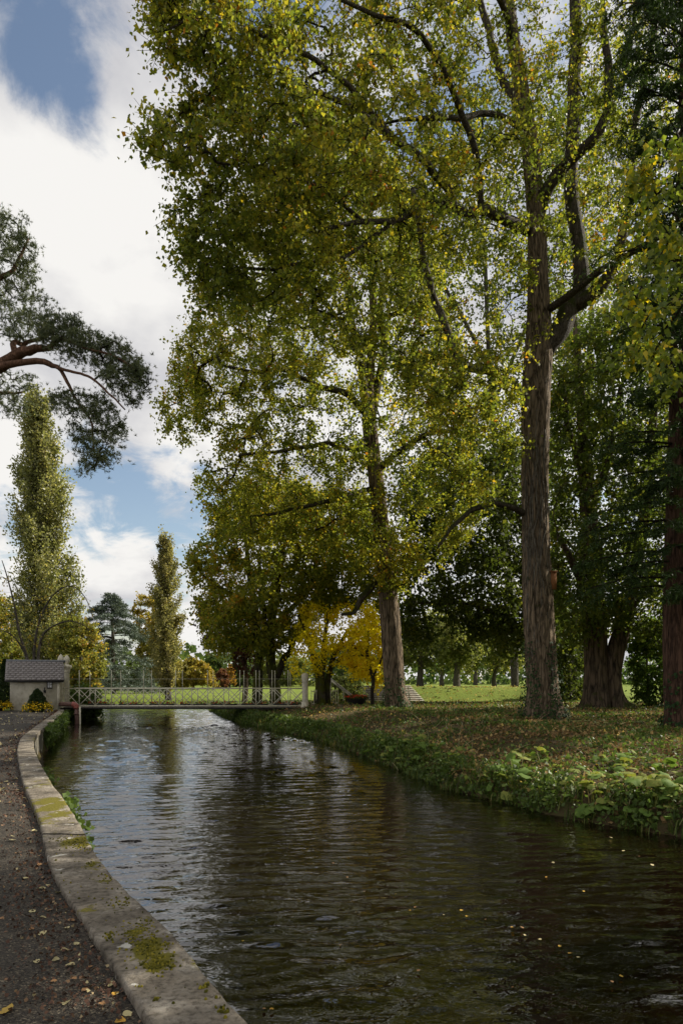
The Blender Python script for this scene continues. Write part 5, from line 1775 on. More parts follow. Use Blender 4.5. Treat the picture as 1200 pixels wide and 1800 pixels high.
def pillar(c, H, label, finial=True, cw=1.0):
    r = thing('gate_pillar', label, 'pillar', c, 'cream iron gate pillars of the bridge')
    part('base', lathe(c, [(.02, -.1), (.26, -.1), (.26, .12), (.22, .16), (.2, .3), (.165, .34)], 16), M['cream_paint'], r)
    # fluted shaft
    n = 32
    th = np.linspace(0, 2 * math.pi, n, endpoint=False)
    rad = .145 + .018 * np.cos(th * 8)
    V = np.array([[c[0] + rr * math.cos(t), c[1] + rr * math.sin(t), c[2] + z] for z in (.34, .9, H * .7, H - .5) for rr, t in zip(rad, th)])
    i = np.arange(3)[:, None] * n; j = np.arange(n)[None, :]
    part('shaft', (V, np.stack([i + j, i + (j + 1) % n, i + n + (j + 1) % n, i + n + j], -1).reshape(-1, 4)), M['cream_paint'], r)
    cap = part('capital', lathe(c, [(.16, H - .5), (.19, H - .46), (.17, H - .4), (.2, H - .3), (.27 * cw, H - .2), (.29 * cw, H - .12), (.24 * cw, H - .06), (.12, H - .03), (.08, H + .0), (.0, H + .004)], 16), M['cream_paint'], r)
    if finial:
        part('finial', lathe(c, [(.08, H), (.1, H + .04), (.16, H + .14), (.175, H + .24), (.14, H + .36), (.07, H + .47), (.0, H + .54)], 14), M['cream_paint'], r, parent=cap, smooth=True)


BY0, BY1 = 37.6, 39.2
BX0, BX1 = -15.3, -2.05
DECK = .1
pillar(np.array([-15.62, 38.05, .0]), 2.5, 'cream gate pillar with acorn finial just behind the pump house roof corner')
pillar(np.array([-15.75, 39.2, .0]), 2.5, 'cream gate pillar with acorn finial nearer the water at the left bridge end')
pillar(np.array([-2.0, 37.6, .02]), 1.95, 'cream fluted gate pillar at the right end of the bridge, nearer one', False, .72)
pillar(np.array([-2.09, 39.3, .02]), 1.95, 'cream fluted gate pillar at the right end of the bridge, farther one', False, .72)


def bar(a, b, w, h):
    """flat bar between two points"""
    a, b = np.asarray(a, float), np.asarray(b, float)
    t = (b - a) / np.linalg.norm(b - a)
    s = np.array([0, 1.0, 0]); n = np.cross(t, s); n /= np.linalg.norm(n)
    V = np.array([p + s * sy * w / 2 + n * sz * h / 2 for p in (a, b) for sy, sz in ((-1, -1), (1, -1), (1, 1), (-1, 1))])
    return V, np.array([[0, 1, 2, 3], [4, 7, 6, 5], [0, 4, 5, 1], [1, 5, 6, 2], [2, 6, 7, 3], [3, 7, 4, 0]])


def bridge():
    root = thing('footbridge', 'cream iron lattice footbridge with crossed railings spanning the river', 'bridge', (BX0, BY0, 0))
    W = BX1 - BX0
    # planks of the deck
    npl = 60
    me = None
    for k in range(npl):
        x = BX0 + W * (k + .5) / npl
        if me is None:
            v, q = box((0, 0, 0), (W / npl - .015, BY1 - BY0 - .1, .05))
            me = mesh_np('deck_plank', v, q, M['deck'])
        obj('deck_plank', me, root, np.array([x, (BY0 + BY1) / 2, DECK - .025]) - _off[root.name])
    for y in (BY0, BY1):
        part('girder', box(((BX0 + BX1) / 2, y, DECK - .075), (W + .3, .07, .075)), M['dark_iron'], root)
        part('bottom_rail', box(((BX0 + BX1) / 2, y, DECK + .07), (W, .06, .07)), M['bridge_paint'], root)
        part('top_rail', box(((BX0 + BX1) / 2, y, DECK + 1.02), (W, .08, .06)), M['bridge_paint'], root)
    n = 15
    pw = W / n
    mxa = mesh_np('lattice_bar', *bar((-pw / 2, 0, -.44), (pw / 2, 0, .44), .018, .036), M['bridge_paint'])
    mxb = mesh_np('lattice_bar', *bar((-pw / 2, 0, .44), (pw / 2, 0, -.44), .018, .036), M['bridge_paint'])
    pv = box((0, 0, .5), (.04, .04, .9))
    mp_ = mesh_np('post', *pv, M['bridge_paint'])
    g = Geo()
    g.add(*box((0, 0, .5), (.045, .045, .9))); g.add(*box((0, 0, 1.45), (.032, .032, .95))); g.add(*lathe((0, 0, 1.925), [(.03, 0), (.035, .03), (.0, .07)], 8))
    vv, ff = g.out()
    mt = mesh_np('tall_post', vv, ff, M['bridge_paint'])
    for y, s in ((BY0, -1), (BY1, 1)):
        for k in range(n):
            x = BX0 + pw * (k + .5)
            obj('lattice_bar', mxa, root, np.array([x, y + .012, DECK + .545]) - _off[root.name])
            obj('lattice_bar', mxb, root, np.array([x, y - .012, DECK + .545]) - _off[root.name])
        for k in range(1, n):
            x = BX0 + pw * k
            tall = k % 2 == 1 or k > 11
            obj('tall_post' if tall else 'post', mt if tall else mp_, root, np.array([x, y, DECK + .045]) - _off[root.name])
        # stretched wire between the tall posts
        part('wire', box(((BX0 + BX1) / 2, y, DECK + 1.55), (W, .012, .012)), M['bridge_paint'], root)
    # flower troughs inside the far railing
    ords = ['first', 'second', 'third', 'fourth', 'fifth', 'sixth', 'seventh']
    for k in range(7):
        x0 = BX0 + 1.6 + k * 1.75
        c = np.array([x0, BY1 - .16, DECK])
        r = thing('flower_trough', 'trough of red and orange flowers on the bridge, %s from the pump house' % ords[k], 'flower trough', c, 'flower troughs along the bridge')
        part('trough', box(c + np.array([0, 0, .07]), (1.5, .18, .13)), M['dark_iron'], r)
        rg = np.random.default_rng(200 + k)
        n2 = 130
        pos = c + np.column_stack([rg.uniform(-.75, .75, n2), rg.normal(0, .07, n2), .15 + rg.random(n2) * .12])
        crown_part(r, pos, rg.uniform(.05, .09, n2), M['red_flower'], np.where(rg.random(n2) < .3, rg.uniform(.5, 1, n2), rg.uniform(0, .4, n2)), rg, name='flowers', width=.5)


bridge()


def pipe():
    a = P(107, 1238, 36.6); e = P(133, 1238, 35.6)
    root = thing('water_pipe', 'rust-red water pipe running from the pump house down into the river', 'pipe', e)
    v, q, t = tube(np.linspace(a, e - np.array([.15, 0, 0]), 4), .12, 14)
    part('horizontal_pipe', (v, [q, t]), M['red_pipe'], root, smooth=True)
    th = np.linspace(0, math.pi / 2, 7)
    el = np.array([e + np.array([-.15 + .22 * math.sin(x), 0, -.22 + .22 * math.cos(x)]) for x in th])
    v, q, t = tube(el, .145, 14)
    part('elbow', (v, [q, t]), M['red_elbow'], root, smooth=True)
    b = el[-1]
    v, q, t = tube(np.linspace(b, b + np.array([.06, 0, -1.9]), 4), .115, 14)
    part('down_pipe', (v, [q, t]), M['red_pipe'], root, smooth=True)
    for z in (.25, .8):
        v, q, t = tube(np.array([b + np.array([0, 0, -z]), b + np.array([0, 0, -z - .06])]), .15, 14)
        part('flange', (v, [q, t]), M['red_pipe'], root, smooth=False)
    v, q, t = tube(np.linspace(b + np.array([.17, -.02, .1]), b + np.array([.2, -.02, -1.8]), 3), .05, 8)
    part('support_post', (v, [q, t]), M['bridge_paint'], root, smooth=True)


pipe()


def steps():
    c = np.array([3.3, 46, 0])
    root = thing('stone_steps', 'wide flight of stone steps climbing to the terrace lawn behind the poplar', 'steps', c)
    n = 9
    z0 = .12; z1 = 1.17
    for k in range(n):
        z = z0 + (z1 - z0) * (k + 1) / n
        y = 45.6 + k * .52
        wl = 1.15; wr = 5.55 - .06 * k
        part('step', box(((wl + wr) / 2, y + .6, z - .035), (wr - wl, 1.2, .07)), M['stone_step'], root)
        part('riser', box(((wl + wr) / 2, y + .66, z - .14), (wr - wl - .06, 1.14, .14)), M['dirt'], root)


steps()


def handrails():
    a0, b0 = P(580, 1192, 44.5), P(628, 1229, 43.5)
    root = thing('handrail', 'pair of cream handrails sloping down to the red flower bowl', 'handrail', b0)
    for dy, dz in ((0, 0), (.3, -.14)):
        o = np.array([0, dy, dz])
        v, q, t = tube(np.linspace(a0 + o, b0 + o, 5), .045, 8)
        part('rail', (v, [q, t]), M['rail'], root, smooth=True)
        for f in (.02, .5, .98):
            p = a0 + (b0 - a0) * f + o
            v, q, t = tube(np.array([p, [p[0], p[1], 0.05]]), .03, 8)
            part('post', (v, [q, t]), M['rail'], root, smooth=True)


handrails()


def flower_bowl():
    c = P(626, 1241, 38.5)
    c[2] = ground_pt(c[0], c[1])[2] - .01
    rg = np.random.default_rng(77)
    r = thing('flower_bowl', 'large dark bowl of red flowers beside the slender yellow sapling', 'planter', c)
    part('bowl', lathe(c, [(.0, 0), (.26, 0), (.34, .06), (.48, .22), (.56, .4), (.58, .44), (.5, .44), (.1, .38)], 22), M['pot'], r, smooth=True)
    n = 1500
    t = rg.uniform(0, 6.283, n); rr = .66 * np.sqrt(rg.random(n))
    h = .42 + .16 * np.sqrt(np.maximum(0, 1 - (rr / .7) ** 2)) * rg.uniform(.4, 1.2, n)
    pos = c + np.column_stack([rr * np.cos(t), rr * np.sin(t), h])
    crown_part(r, pos, rg.uniform(.06, .11, n), M['red_flower'], np.where((h > .5) & (rg.random(n) < .5), rg.uniform(.5, 1, n), rg.uniform(0, .4, n)), rg, name='flowers', width=.5)


flower_bowl()


def railing():
    a = np.array([-1.7, 38.6, .1]); b = np.array([-.2, 39.8, .1])
    root = thing('railing', 'low pale picket railing beside the cream gate pillar', 'railing', a)
    n = 12
    for k in range(n):
        p = a + (b - a) * k / (n - 1)
        part('picket', box(p + np.array([0, 0, .45]), (.035, .035, 1.0)), M['bridge_paint'], root)
    for z in (.15, .85):
        v, q, t = tube(np.linspace(a + np.array([0, 0, z]), b + np.array([0, 0, z]), 3), .025, 6)
        part('rail', (v, [q, t]), M['bridge_paint'], root)


railing()

# ------------------------------------------------------------------ bank plants


def bank_samples(n, rng, xr, yr, fn):
    out = []
    tot = 0
    while tot < n:
        x = rng.uniform(*xr, 20000); y = rng.uniform(*yr, 20000)
        ins = inpoly(x, y, RIV)
        dr, dl = pl_dist(x, y, RB), pl_dist(x, y, LB)
        ok = (~ins) & (dr < dl)
        # keep what the camera can roughly see, with a wide margin
        ok &= (np.abs(x) < y * .75 + 2.5)
        pr = fn(x, y, dr)
        ok &= rng.random(len(x)) < pr
        out.append(np.column_stack([x[ok], y[ok], ground_h(x[ok], y[ok])])); tot += ok.sum()
    return np.vstack(out)[:n]


def bank():
    rng = np.random.default_rng(300)
    # fallen leaves on the bank
    p = bank_samples(36000, rng, (-6, 22), (8, 42), lambda x, y, d: np.clip(14 / y, 0, 1) ** 1.2 * np.where(d < .3, .3, 1) * (.35 + .9 * (fbm(np.column_stack([x * .6, y * .6, 0 * x])) > .45)))
    p[:, 2] += .012 + rng.random(len(p)) * .06
    v, q = leaves_geo(p, rng.uniform(.04, .12, len(p)), rng, droop=0, up=2.2)
    o = whole('leaf_litter', (v, q), M['litter'], attrs={'tint': ('FACE', np.clip(.36 + .7 * (fbm(p * .7 + 4, 2) - .5) + rng.normal(0, .2, len(p)), 0, 1))})
    tag(o, 'brown and yellow fallen leaves covering the right river bank', 'fallen leaves', kind='stuff')
    # ground ivy and small herbs
    p = bank_samples(17000, rng, (-6, 20), (8, 42), lambda x, y, d: np.clip(13 / y, 0, 1) * np.clip(fbm(np.column_stack([x * .9 + 5, y * .9, 0 * x])) * 2.6 - .95, .05, 1))
    p[:, 2] += .03 + rng.random(len(p)) * .09
    v, q = leaves_geo(p, rng.uniform(.035, .085, len(p)) * (1 + .015 * p[:, 1]), rng, droop=-.1, up=1.2, width=.5)
    o = whole('ground_cover', (v, q), M['ground_ivy'], attrs={'tint': ('FACE', np.clip(rng.normal(.4, .25, len(p)), 0, 1))})
    tag(o, 'low ivy and small green herbs growing over the right river bank', 'ground cover', kind='stuff')
    # grass: tufts on the bank, thick along the water
    tufts = bank_samples(2000, rng, (-11, 20), (8.5, 50), lambda x, y, d: np.clip(16 / y, 0, 1) * np.where(d < .7, 1.0, np.where(fbm(np.column_stack([x * .5 + 11, y * .5, 0 * x])) > .6, .25, .025)) + np.where((x < -2) & (d < 1.5), .8, 0))
    nb = 12
    b = np.repeat(tufts, nb, 0) + np.column_stack([rng.normal(0, .07, (len(tufts) * nb, 2)), np.zeros(len(tufts) * nb)])
    n = len(b)
    th = rng.uniform(0, 6.283, n)
    dl = pl_dist(b[:, 0], b[:, 1], RB)
    L = rng.uniform(.10, .3, n) * np.where(dl < .8, 1.1, .55)
    lean = rng.uniform(.1, .9, n)
    dr = np.column_stack([np.cos(th), np.sin(th)])
    w = .005 + .00035 * b[:, 1]
    s = np.column_stack([-np.sin(th) * w, np.cos(th) * w, 0 * th])
    m = b + np.column_stack([dr * (L * lean * .35)[:, None], L * .6])
    e = b + np.column_stack([dr * (L * lean)[:, None], L * (1 - .45 * lean)])
    V = np.stack([b - s, b + s, m + s * .8, m - s * .8, e], 1).reshape(-1, 3)
    i = np.arange(n) * 5
    Q = np.column_stack([i, i + 1, i + 2, i + 3]); T = np.column_stack([i + 3, i + 2, i + 4])
    tt = np.clip(np.repeat(rng.normal(.45, .2, len(tufts)), nb) + rng.normal(0, .15, n), 0, 1)
    o = whole('bank_grass', (V, [Q, T]), M['grass_blade'], attrs={'tint': ('FACE', np.concatenate([tt, tt]))})
    tag(o, 'tufts of long grass along the water edge of the right bank', 'grass', kind='stuff')
    # hanging herbage right at the waterline
    p = bank_samples(11000, rng, (-10, 8), (8.5, 46), lambda x, y, d: np.where(d < .8, np.clip(15 / y, 0, 1), 0) * np.clip(fbm(np.column_stack([x * 1.4 + 5, y * 1.4, 0 * x])) * 3 - .9, .1, 1))
    p[:, 2] += rng.random(len(p)) * .28
    v, q = leaves_geo(p, rng.uniform(.04, .1, len(p)) * (1 + .012 * p[:, 1]), rng, droop=.3, width=.4)
    o = whole('waterside_herbs', (v, q), M['ground_ivy'], attrs={'tint': ('FACE', np.clip(rng.normal(.35, .25, len(p)), 0, 1))})
    tag(o, 'tangled green herbs hanging over the waterline of the right bank', 'herbs', kind='stuff')


bank()


def butterbur_leaf_mesh(seed):
    """rounded heart-shaped leaf, notch at the stalk, rim slightly drooping; unit size"""
    rg = np.random.default_rng(seed)
    n = 15
    th = np.linspace(-math.pi + .28, math.pi - .28, n)
    r = .5 * (1 + .12 * np.cos(th)) * (1 + rg.normal(0, .035, n))
    rim = np.column_stack([.1 + r * np.cos(th), r * np.sin(th), -.09 + .05 * rg.normal(size=n) + .05 * np.cos(3 * th)])
    mid = np.column_stack([.1 + .55 * r * np.cos(th), .55 * r * np.sin(th), .03 + .02 * rg.normal(size=n)])
    c = np.array([[0, 0, -.03]])
    V = np.vstack([c, mid, rim])
    i = np.arange(n - 1)
    T = np.column_stack([np.zeros(n - 1, int), 1 + i, 2 + i])
    Q = np.column_stack([1 + i, 1 + n + i, 2 + n + i, 2 + i])
    return mesh_np('leaf', V, [Q, T], M['butterbur'], {'tint': ('FACE', np.clip(np.full(len(Q) + len(T), rg.uniform(.1, .9)) + rg.normal(0, .08, len(Q) + len(T)), 0, 1))}, True)


def nth(k):
    w = ['first', 'second', 'third', 'fourth', 'fifth', 'sixth', 'seventh', 'eighth', 'ninth', 'tenth', 'eleventh', 'twelfth', 'thirteenth', 'fourteenth', 'fifteenth', 'sixteenth', 'seventeenth', 'eighteenth', 'nineteenth', 'twentieth']
    return w[k - 1] if k <= 20 else '%dth' % k


def butterburs():
    rg = random.Random(12)
    meshes = [butterbur_leaf_mesh(k) for k in range(6)]
    stalk = mesh_np('stalk', *(lambda t: (t[0], [t[1], t[2]]))(tube(np.array([[0, 0, 0], [.05, 0, .5], [0, 0, 1.0]]), .02, 5)), M['butterbur'], {'tint': ('FACE', np.full(20, .9))})
    spots = []
    # (photo x, y, number of leaves, size)
    for (x, y, k, s) in [(700, 1318, 7, .28), (722, 1322, 7, .3), (738, 1312, 6, .26), (752, 1330, 7, .3), (690, 1332, 5, .26), (770, 1320, 5, .24), (715, 1345, 6, .26), (680, 1310, 5, .24), (760, 1352, 4, .24), (735, 1340, 5, .26),
                         (905, 1352, 6, .3), (920, 1342, 5, .28), (938, 1340, 4, .22), (890, 1362, 4, .26), (862, 1385, 4, .26), (908, 1388, 4, .3), (878, 1380, 3, .24), (965, 1360, 4, .22),
                         (1020, 1370, 5, .26), (1030, 1392, 6, .28), (1045, 1405, 6, .28), (1070, 1385, 5, .26), (1085, 1395, 5, .26), (1100, 1380, 6, .28), (1105, 1350, 5, .26), (1118, 1345, 4, .24),
                         (1125, 1400, 7, .32), (1145, 1395, 7, .34), (1160, 1408, 7, .34), (1175, 1398, 6, .32), (1190, 1410, 6, .3), (1165, 1362, 5, .26), (1180, 1366, 5, .26), (1060, 1420, 4, .24), (1085, 1428, 4, .24),
                         (1148, 1440, 4, .22), (1188, 1448, 5, .24), (1050, 1345, 4, .2), (980, 1395, 4, .22), (1010, 1412, 3, .22), (960, 1330, 4, .2), (830, 1330, 4, .22), (800, 1345, 5, .24),
                         (1215, 1395, 6, .3), (1240, 1420, 6, .3), (1230, 1365, 5, .28), (1270, 1400, 6, .3), (655, 1300, 4, .24), (630, 1290, 4, .22), (600, 1278, 4, .22), (660, 1325, 4, .24), (560, 1272, 4, .22)]:
        # find the bank point seen there
        dd = np.linspace(8, 34, 900)
        pp = np.column_stack([(x - HX) / F * dd, dd, EYE + (HY - y) / F * dd])
        hh = ground_h(pp[:, 0], pp[:, 1])
        hit = np.where(pp[:, 2] < np.maximum(hh, WZ))[0]
        if not len(hit): continue
        p = pp[hit[0]]
        p[2] = hh[hit[0]]
        if p[2] < WZ + .05:
            p[0] += .35; p[2] = ground_pt(p[0], p[1])[2]
        spots.append((p, k, s, x, y))
    spots.sort(key=lambda t: t[3])
    seen = {}
    for p, k, s, x, y in spots:
        if y > 1425 or (y > 1375 and x < 900): where = 'butterbur with leaves drooping at the waterline'
        elif x < 600: where = 'butterbur on the bank slope close to the bridge'
        elif x < 780: where = 'butterbur in the clump at the water below the poplar'
        elif x > 1200: where = 'butterbur beyond the right edge of the picture'
        elif y > 1376: where = 'large-leaved butterbur on the lower bank slope'
        else: where = 'butterbur among fallen leaves on the upper bank'
        seen[where] = seen.get(where, 0) + 1
        r = thing('butterbur_plant', where + ', %s from the left' % nth(seen[where]), 'plant', p, 'butterbur plants on the right bank')
        for i in range(k):
            a = rg.uniform(0, 6.283)
            rad = rg.uniform(.05, .3)
            h = rg.uniform(.12, .32) * (s / .28)
            sz = s * rg.uniform(.45, 1.05)
            lx, ly = rad * math.cos(a), rad * math.sin(a)
            gz = ground_pt(p[0] + lx, p[1] + ly)[2] - p[2]
            if p[2] + gz < WZ: gz = max(gz, WZ - p[2])
            o = obj('leaf', meshes[rg.randrange(6)], r, (lx, ly, gz + h))
            o.rotation_euler = (rg.gauss(0, .3), rg.gauss(.1, .3), a + rg.gauss(0, .5))
            o.scale = (sz, sz, sz)
            st = obj('stalk', stalk, o, (0, 0, 0))
            # stalk from the leaf base down to the plant base (leaf space)
            inv = (Matrix.LocRotScale(o.location, o.rotation_euler, o.scale)).inverted()
            tip = Vector((0, 0, -.03)); foot = inv @ Vector((lx * .4, ly * .4, min(0, gz) - .03))
            dv = tip - foot
            st.location = foot
            st.rotation_mode = 'QUATERNION'
            st.rotation_quaternion = dv.to_track_quat('Z', 'Y')
            st.scale = (.9, .9, dv.length)


butterburs()


def dry_stems():
    rng = np.random.default_rng(333)
    G = Geo()
    p = bank_samples(70, rng, (0, 9), (9, 26), lambda x, y, d: np.where(d < 1.6, .5, .06))
    for b in p:
        L = rng.uniform(.3, .8); th = rng.uniform(0, 6.283); le = rng.uniform(.2, 1.1)
        q = np.linspace(0, 1, 5)
        pts = b + np.column_stack([math.cos(th) * L * le * q, math.sin(th) * L * le * q, L * q * (1 - .4 * le * q)])
        G.add(*tube(pts, np.linspace(.007, .003, 5), 4))
    o = whole('dry_stems', G.out(), M['fallen_pale'])
    o.data.attributes.new('tint', 'FLOAT', 'FACE')
    tag(o, 'dry straw-coloured stems leaning over the right bank', 'stems', kind='stuff')


dry_stems()


def left_plants():
    """ivy hanging over the water side of the wall, and the bushes by the bridge"""
    rng = np.random.default_rng(340)
    # hanging ivy clump along the wall
    def along(y0, y1, n, spread_out, zlo, zhi):
        m = (KOUS[:, 1] > y0) & (KOUS[:, 1] < y1)
        ks = np.where(m)[0]
        k = rng.choice(ks, n)
        out = KOUS[k] - KINS[k]; out /= np.linalg.norm(out, axis=1, keepdims=True)
        z = zlo + (zhi - zlo) * rng.random(n) ** .7
        p = KOUS[k] + out * (rng.random((n, 1)) * spread_out) + rng.normal(0, .05, (n, 2))
        return np.column_stack([p, z])
    pos = along(7.6, 13.2, 1700, .13, -.55, .04)
    pos = pos[fbm(np.column_stack([pos[:, 1] * 1.1, pos[:, 2], 0 * pos[:, 1]])) > .35]
    v, q = leaves_geo(pos, rng.uniform(.05, .1, len(pos)), rng, droop=.6, width=.5)
    o = whole('ivy', (v, q), M['ground_ivy'], attrs={'tint': ('FACE', np.clip(rng.normal(.4, .2, len(pos)), 0, 1))})
    tag(o, 'bright green ivy hanging down the water side of the river wall', 'ivy')
    pos = along(22, 34, 3600, .35, -.6, .05)
    v, q = leaves_geo(pos, rng.uniform(.07, .18, len(pos)), rng, droop=.6, width=.3)
    o = whole('ivy', (v, q), M['ground_ivy'], attrs={'tint': ('FACE', np.clip(rng.normal(.3, .22, len(pos)), 0, 1))})
    tag(o, 'dark grassy creeper hanging on the curved wall below the pump house', 'creeper')


left_plants()
poly_tree('waterside_bush', 'leafy green bush growing at the water under the left end of the bridge', [[(150, 1262, 40, 1.5), (152, 1245, 40, 1.2), (150, 1225, 40, .8)], [(165, 1262, 40, 1.3), (166, 1240, 40, 1)]], [],
          [(122, 1262), (122, 1215), (140, 1205), (168, 1212), (178, 1240), (175, 1264), (150, 1268)], 40.2, 1.4, 170, 36, .3, .15, 'ground_ivy', 'twig_bark', 96, cat='shrub', tb=.4)


# ------------------------------------------------------------------ fallen leaves on the path, leaves on the water
def fallen_mesh(kind, mat, seed):
    rg = np.random.default_rng(seed)
    n = 14
    th = np.linspace(0, 2 * math.pi, n, endpoint=False)
    if kind == 'deltoid':
        r = .5 * (1 + .25 * np.cos(th) ** 3 - .1 * np.cos(2 * th))
    else:
        r = .5 * (.72 + .28 * np.abs(np.cos(2.5 * th)))
    r = r * (1 + rg.normal(0, .05, n))
    curl = rg.uniform(.15, .5)
    rim = np.column_stack([r * np.cos(th), .82 * r * np.sin(th), .05 + curl * (r * np.sin(th)) ** 2 * 1.2 + .06 * rg.normal(size=n) * .5])
    V = np.vstack([[[0, 0, .02]], rim, [[-.5, -.012, .03], [-.5, .012, .03], [-.95, .02, .05]]])
    j = np.arange(n)
    T = np.vstack([np.column_stack([np.zeros(n, int), 1 + j, 1 + (j + 1) % n]), [[n + 1, n + 3, n + 2]]])
    V[:, 2] -= V[:, 2].min() - .01
    return mesh_np('fallen_leaf', V, T, mat, {'tint': ('FACE', np.full(len(T), rg.random()))}, True)


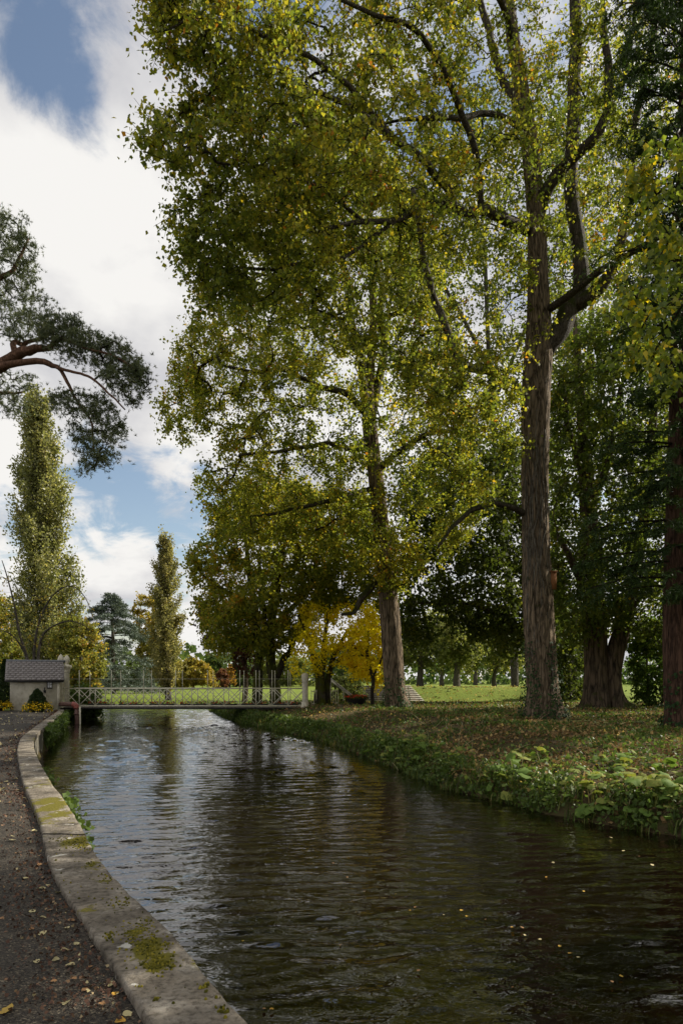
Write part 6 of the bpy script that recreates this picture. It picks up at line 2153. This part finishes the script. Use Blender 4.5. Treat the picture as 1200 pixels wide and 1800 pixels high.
def fallen():
    rg = random.Random(55)
    sets = {'pale': [fallen_mesh('deltoid', M['fallen_pale'], k) for k in range(3)], 'yellow': [fallen_mesh('deltoid', M['fallen_yellow'], 10 + k) for k in range(3)], 'brown': [fallen_mesh('lobed', M['fallen_brown'], 20 + k) for k in range(3)]}
    names = {'pale': 'pale cream', 'yellow': 'yellow', 'brown': 'brown'}

    cnt = {}

    def put(x, y, z, size, col, label, group, cat='leaf'):
        cnt[label] = cnt.get(label, 0) + 1
        label = label + ', %s from the bottom' % nth(cnt[label])
        o = obj('fallen_leaf', sets[col][rg.randrange(3)])
        o.location = (x, y, z)
        o.rotation_euler = (rg.gauss(0, .12), rg.gauss(0, .12), rg.uniform(0, 6.283))
        o.scale = (size, size, size)
        tag(o, label, cat, group)
    # those one can pick out by eye (photo x, y, size, colour)
    for x, y, s, c in sorted([(10, 1776, .085, 'yellow'), (73, 1562, .06, 'pale'), (75, 1641, .06, 'pale'), (113, 1671, .055, 'pale'), (126, 1697, .055, 'pale'), (193, 1730, .06, 'pale'), (203, 1748, .04, 'yellow'), (118, 1763, .05, 'pale'), (210, 1796, .055, 'yellow'), (224, 1784, .05, 'pale'), (126, 1618, .055, 'brown'), (118, 1632, .045, 'pale'), (3, 1615, .045, 'brown'), (75, 1613, .045, 'pale'), (102, 1569, .05, 'pale'), (85, 1557, .04, 'pale'), (82, 1583, .035, 'pale'), (57, 1603, .05, 'pale'), (56, 1634, .04, 'brown'), (100, 1687, .045, 'pale'),
                       (130, 1721, .04, 'brown'), (22, 1477, .07, 'pale'), (22, 1470, .05, 'pale'), (50, 1474, .045, 'brown'), (60, 1461, .06, 'pale'), (40, 1466, .05, 'brown'), (35, 1424, .05, 'pale'), (40, 1416, .06, 'pale'), (16, 1411, .06, 'brown'), (42, 1403, .06, 'pale'), (32, 1389, .06, 'pale'), (12, 1374, .07, 'pale'), (3, 1377, .07, 'pale'), (8, 1386, .07, 'pale'), (28, 1369, .06, 'pale'), (12, 1338, .08, 'pale'), (20, 1335, .08, 'yellow'), (25, 1318, .08, 'pale'), (4, 1309, .09, 'pale'), (70, 1520, .05, 'brown'), (45, 1545, .05, 'pale'), (30, 1500, .05, 'brown'), (88, 1600, .05, 'brown'), (150, 1740, .045, 'brown'), (95, 1725, .04, 'brown'), (65, 1690, .04, 'pale'), (160, 1700, .04, 'brown'), (135, 1660, .04, 'pale'), (180, 1765, .04, 'brown')], key=lambda t: -t[1]):
        p = px_on(x, y, .01)
        far = 'by the near wall' if y > 1550 else 'farther along'
        put(p[0], p[1], .012, s, c, '%s fallen leaf on the asphalt %s' % (names[c], far), 'fallen leaves on the path')
    # floating leaves
    for x, y, s, c in sorted([(610, 1545, .05, 'brown'), (720, 1604, .05, 'yellow'), (729, 1598, .05, 'brown'), (810, 1604, .06, 'yellow'), (820, 1614, .05, 'yellow'), (852, 1620, .055, 'brown'), (899, 1634, .055, 'yellow'), (917, 1634, .07, 'brown'), (922, 1648, .05, 'pale'), (948, 1655, .05, 'pale'), (983, 1667, .05, 'yellow'), (1002, 1680, .07, 'yellow'), (1015, 1687, .05, 'pale'), (735, 1710, .06, 'brown'), (598, 1665, .04, 'brown'), (464, 1778, .05, 'brown'), (478, 1779, .05, 'yellow'), (427, 1658, .045, 'yellow'), (1073, 1475, .09, 'pale'), (1095, 1498, .07, 'pale'), (1145, 1523, .08, 'pale'), (1123, 1508, .05, 'brown'), (971, 1519, .07, 'pale'), (960, 1545, .05, 'yellow'), (1075, 1730, .05, 'brown'), (1090, 1720, .05, 'yellow'), (1025, 1570, .05, 'yellow'), (780, 1612, .04, 'pale'), (695, 1575, .04, 'yellow'), (585, 1520, .05, 'brown'), (640, 1570, .04, 'brown'), (900, 1740, .04, 'brown')], key=lambda t: -t[1]):
        p = px_on(x, y, WZ)
        put(p[0], p[1], WZ + .02, s * .62, c, '%s leaf floating on the dark water' % names[c], 'leaves floating on the river')
    # crumbled debris along the foot of the wall and thin litter on the path
    rng = np.random.default_rng(56)
    n = 5200
    k = rng.integers(0, len(KINS), n * 3)
    k = k[(KINS[k, 1] > 1.5)][:n]
    n = len(k)
    out = KINS[k] - KOUS[k]; out /= np.linalg.norm(out, axis=1, keepdims=True)
    off = np.abs(rng.normal(0, 1, n)) * (.22 + .1 * (fbm(np.column_stack([KINS[k] * .8, np.zeros(n)])) > .5)) + .02
    m = rng.random(n) < .25
    off = np.where(m, rng.uniform(0, 3.5, n), off)
    p = KINS[k] + out * off[:, None] + rng.normal(0, .06, (n, 2)) * np.array([.3, 1])
    d = np.hypot(p[:, 0], p[:, 1])
    pos = np.column_stack([p, .016 + rng.random(n) * .012])
    pos = pos[off > .02]
    nn = len(pos)
    size = rng.uniform(.008, .024, nn) * (1 + .05 * pos[:, 1])
    v, q = leaves_geo(pos, size, rng, droop=0, up=1.5, width=.5)
    tt = np.clip(rng.normal(.38, .25, nn), 0, 1)
    o = whole('path_litter', (v, q), M['path_litter'], attrs={'tint': ('FACE', tt)})
    tag(o, 'reddish-brown leaf crumbs and husks gathered along the foot of the wall', 'litter', kind='stuff')
    # pale scattered leaves far along the path
    n = 900
    x = rng.uniform(-16, -3, n); y = rng.uniform(9, 36, n)
    kx = np.interp(y, KINS[:, 1], KINS[:, 0])
    okk = (x < kx - .05) & (x > kx - 6)
    pos = np.column_stack([x, y, np.full(n, .02)])[okk]
    v, q = leaves_geo(pos, rng.uniform(.06, .11, len(pos)), rng, droop=0, up=3)
    o = whole('far_path_leaves', (v, q), M['fallen_pale'], attrs={'tint': ('FACE', rng.random(len(pos)))})
    tag(o, 'pale fallen leaves scattered over the far part of the asphalt path', 'fallen leaves', kind='stuff')
    # leaves on the terrace and gravel
    n = 2600
    x = rng.uniform(-2, 14, n); y = rng.uniform(38, 56, n)
    pos = np.column_stack([x, y, ground_h(x, y) + .045])
    v, q = leaves_geo(pos, rng.uniform(.08, .15, n), rng, droop=0, up=3)
    o = whole('lawn_leaves', (v, q), M['litter'], attrs={'tint': ('FACE', np.clip(rng.normal(.7, .2, n), 0, 1))})
    tag(o, 'fallen leaves scattered over the gravel and the terrace lawn', 'fallen leaves', kind='stuff')


fallen()
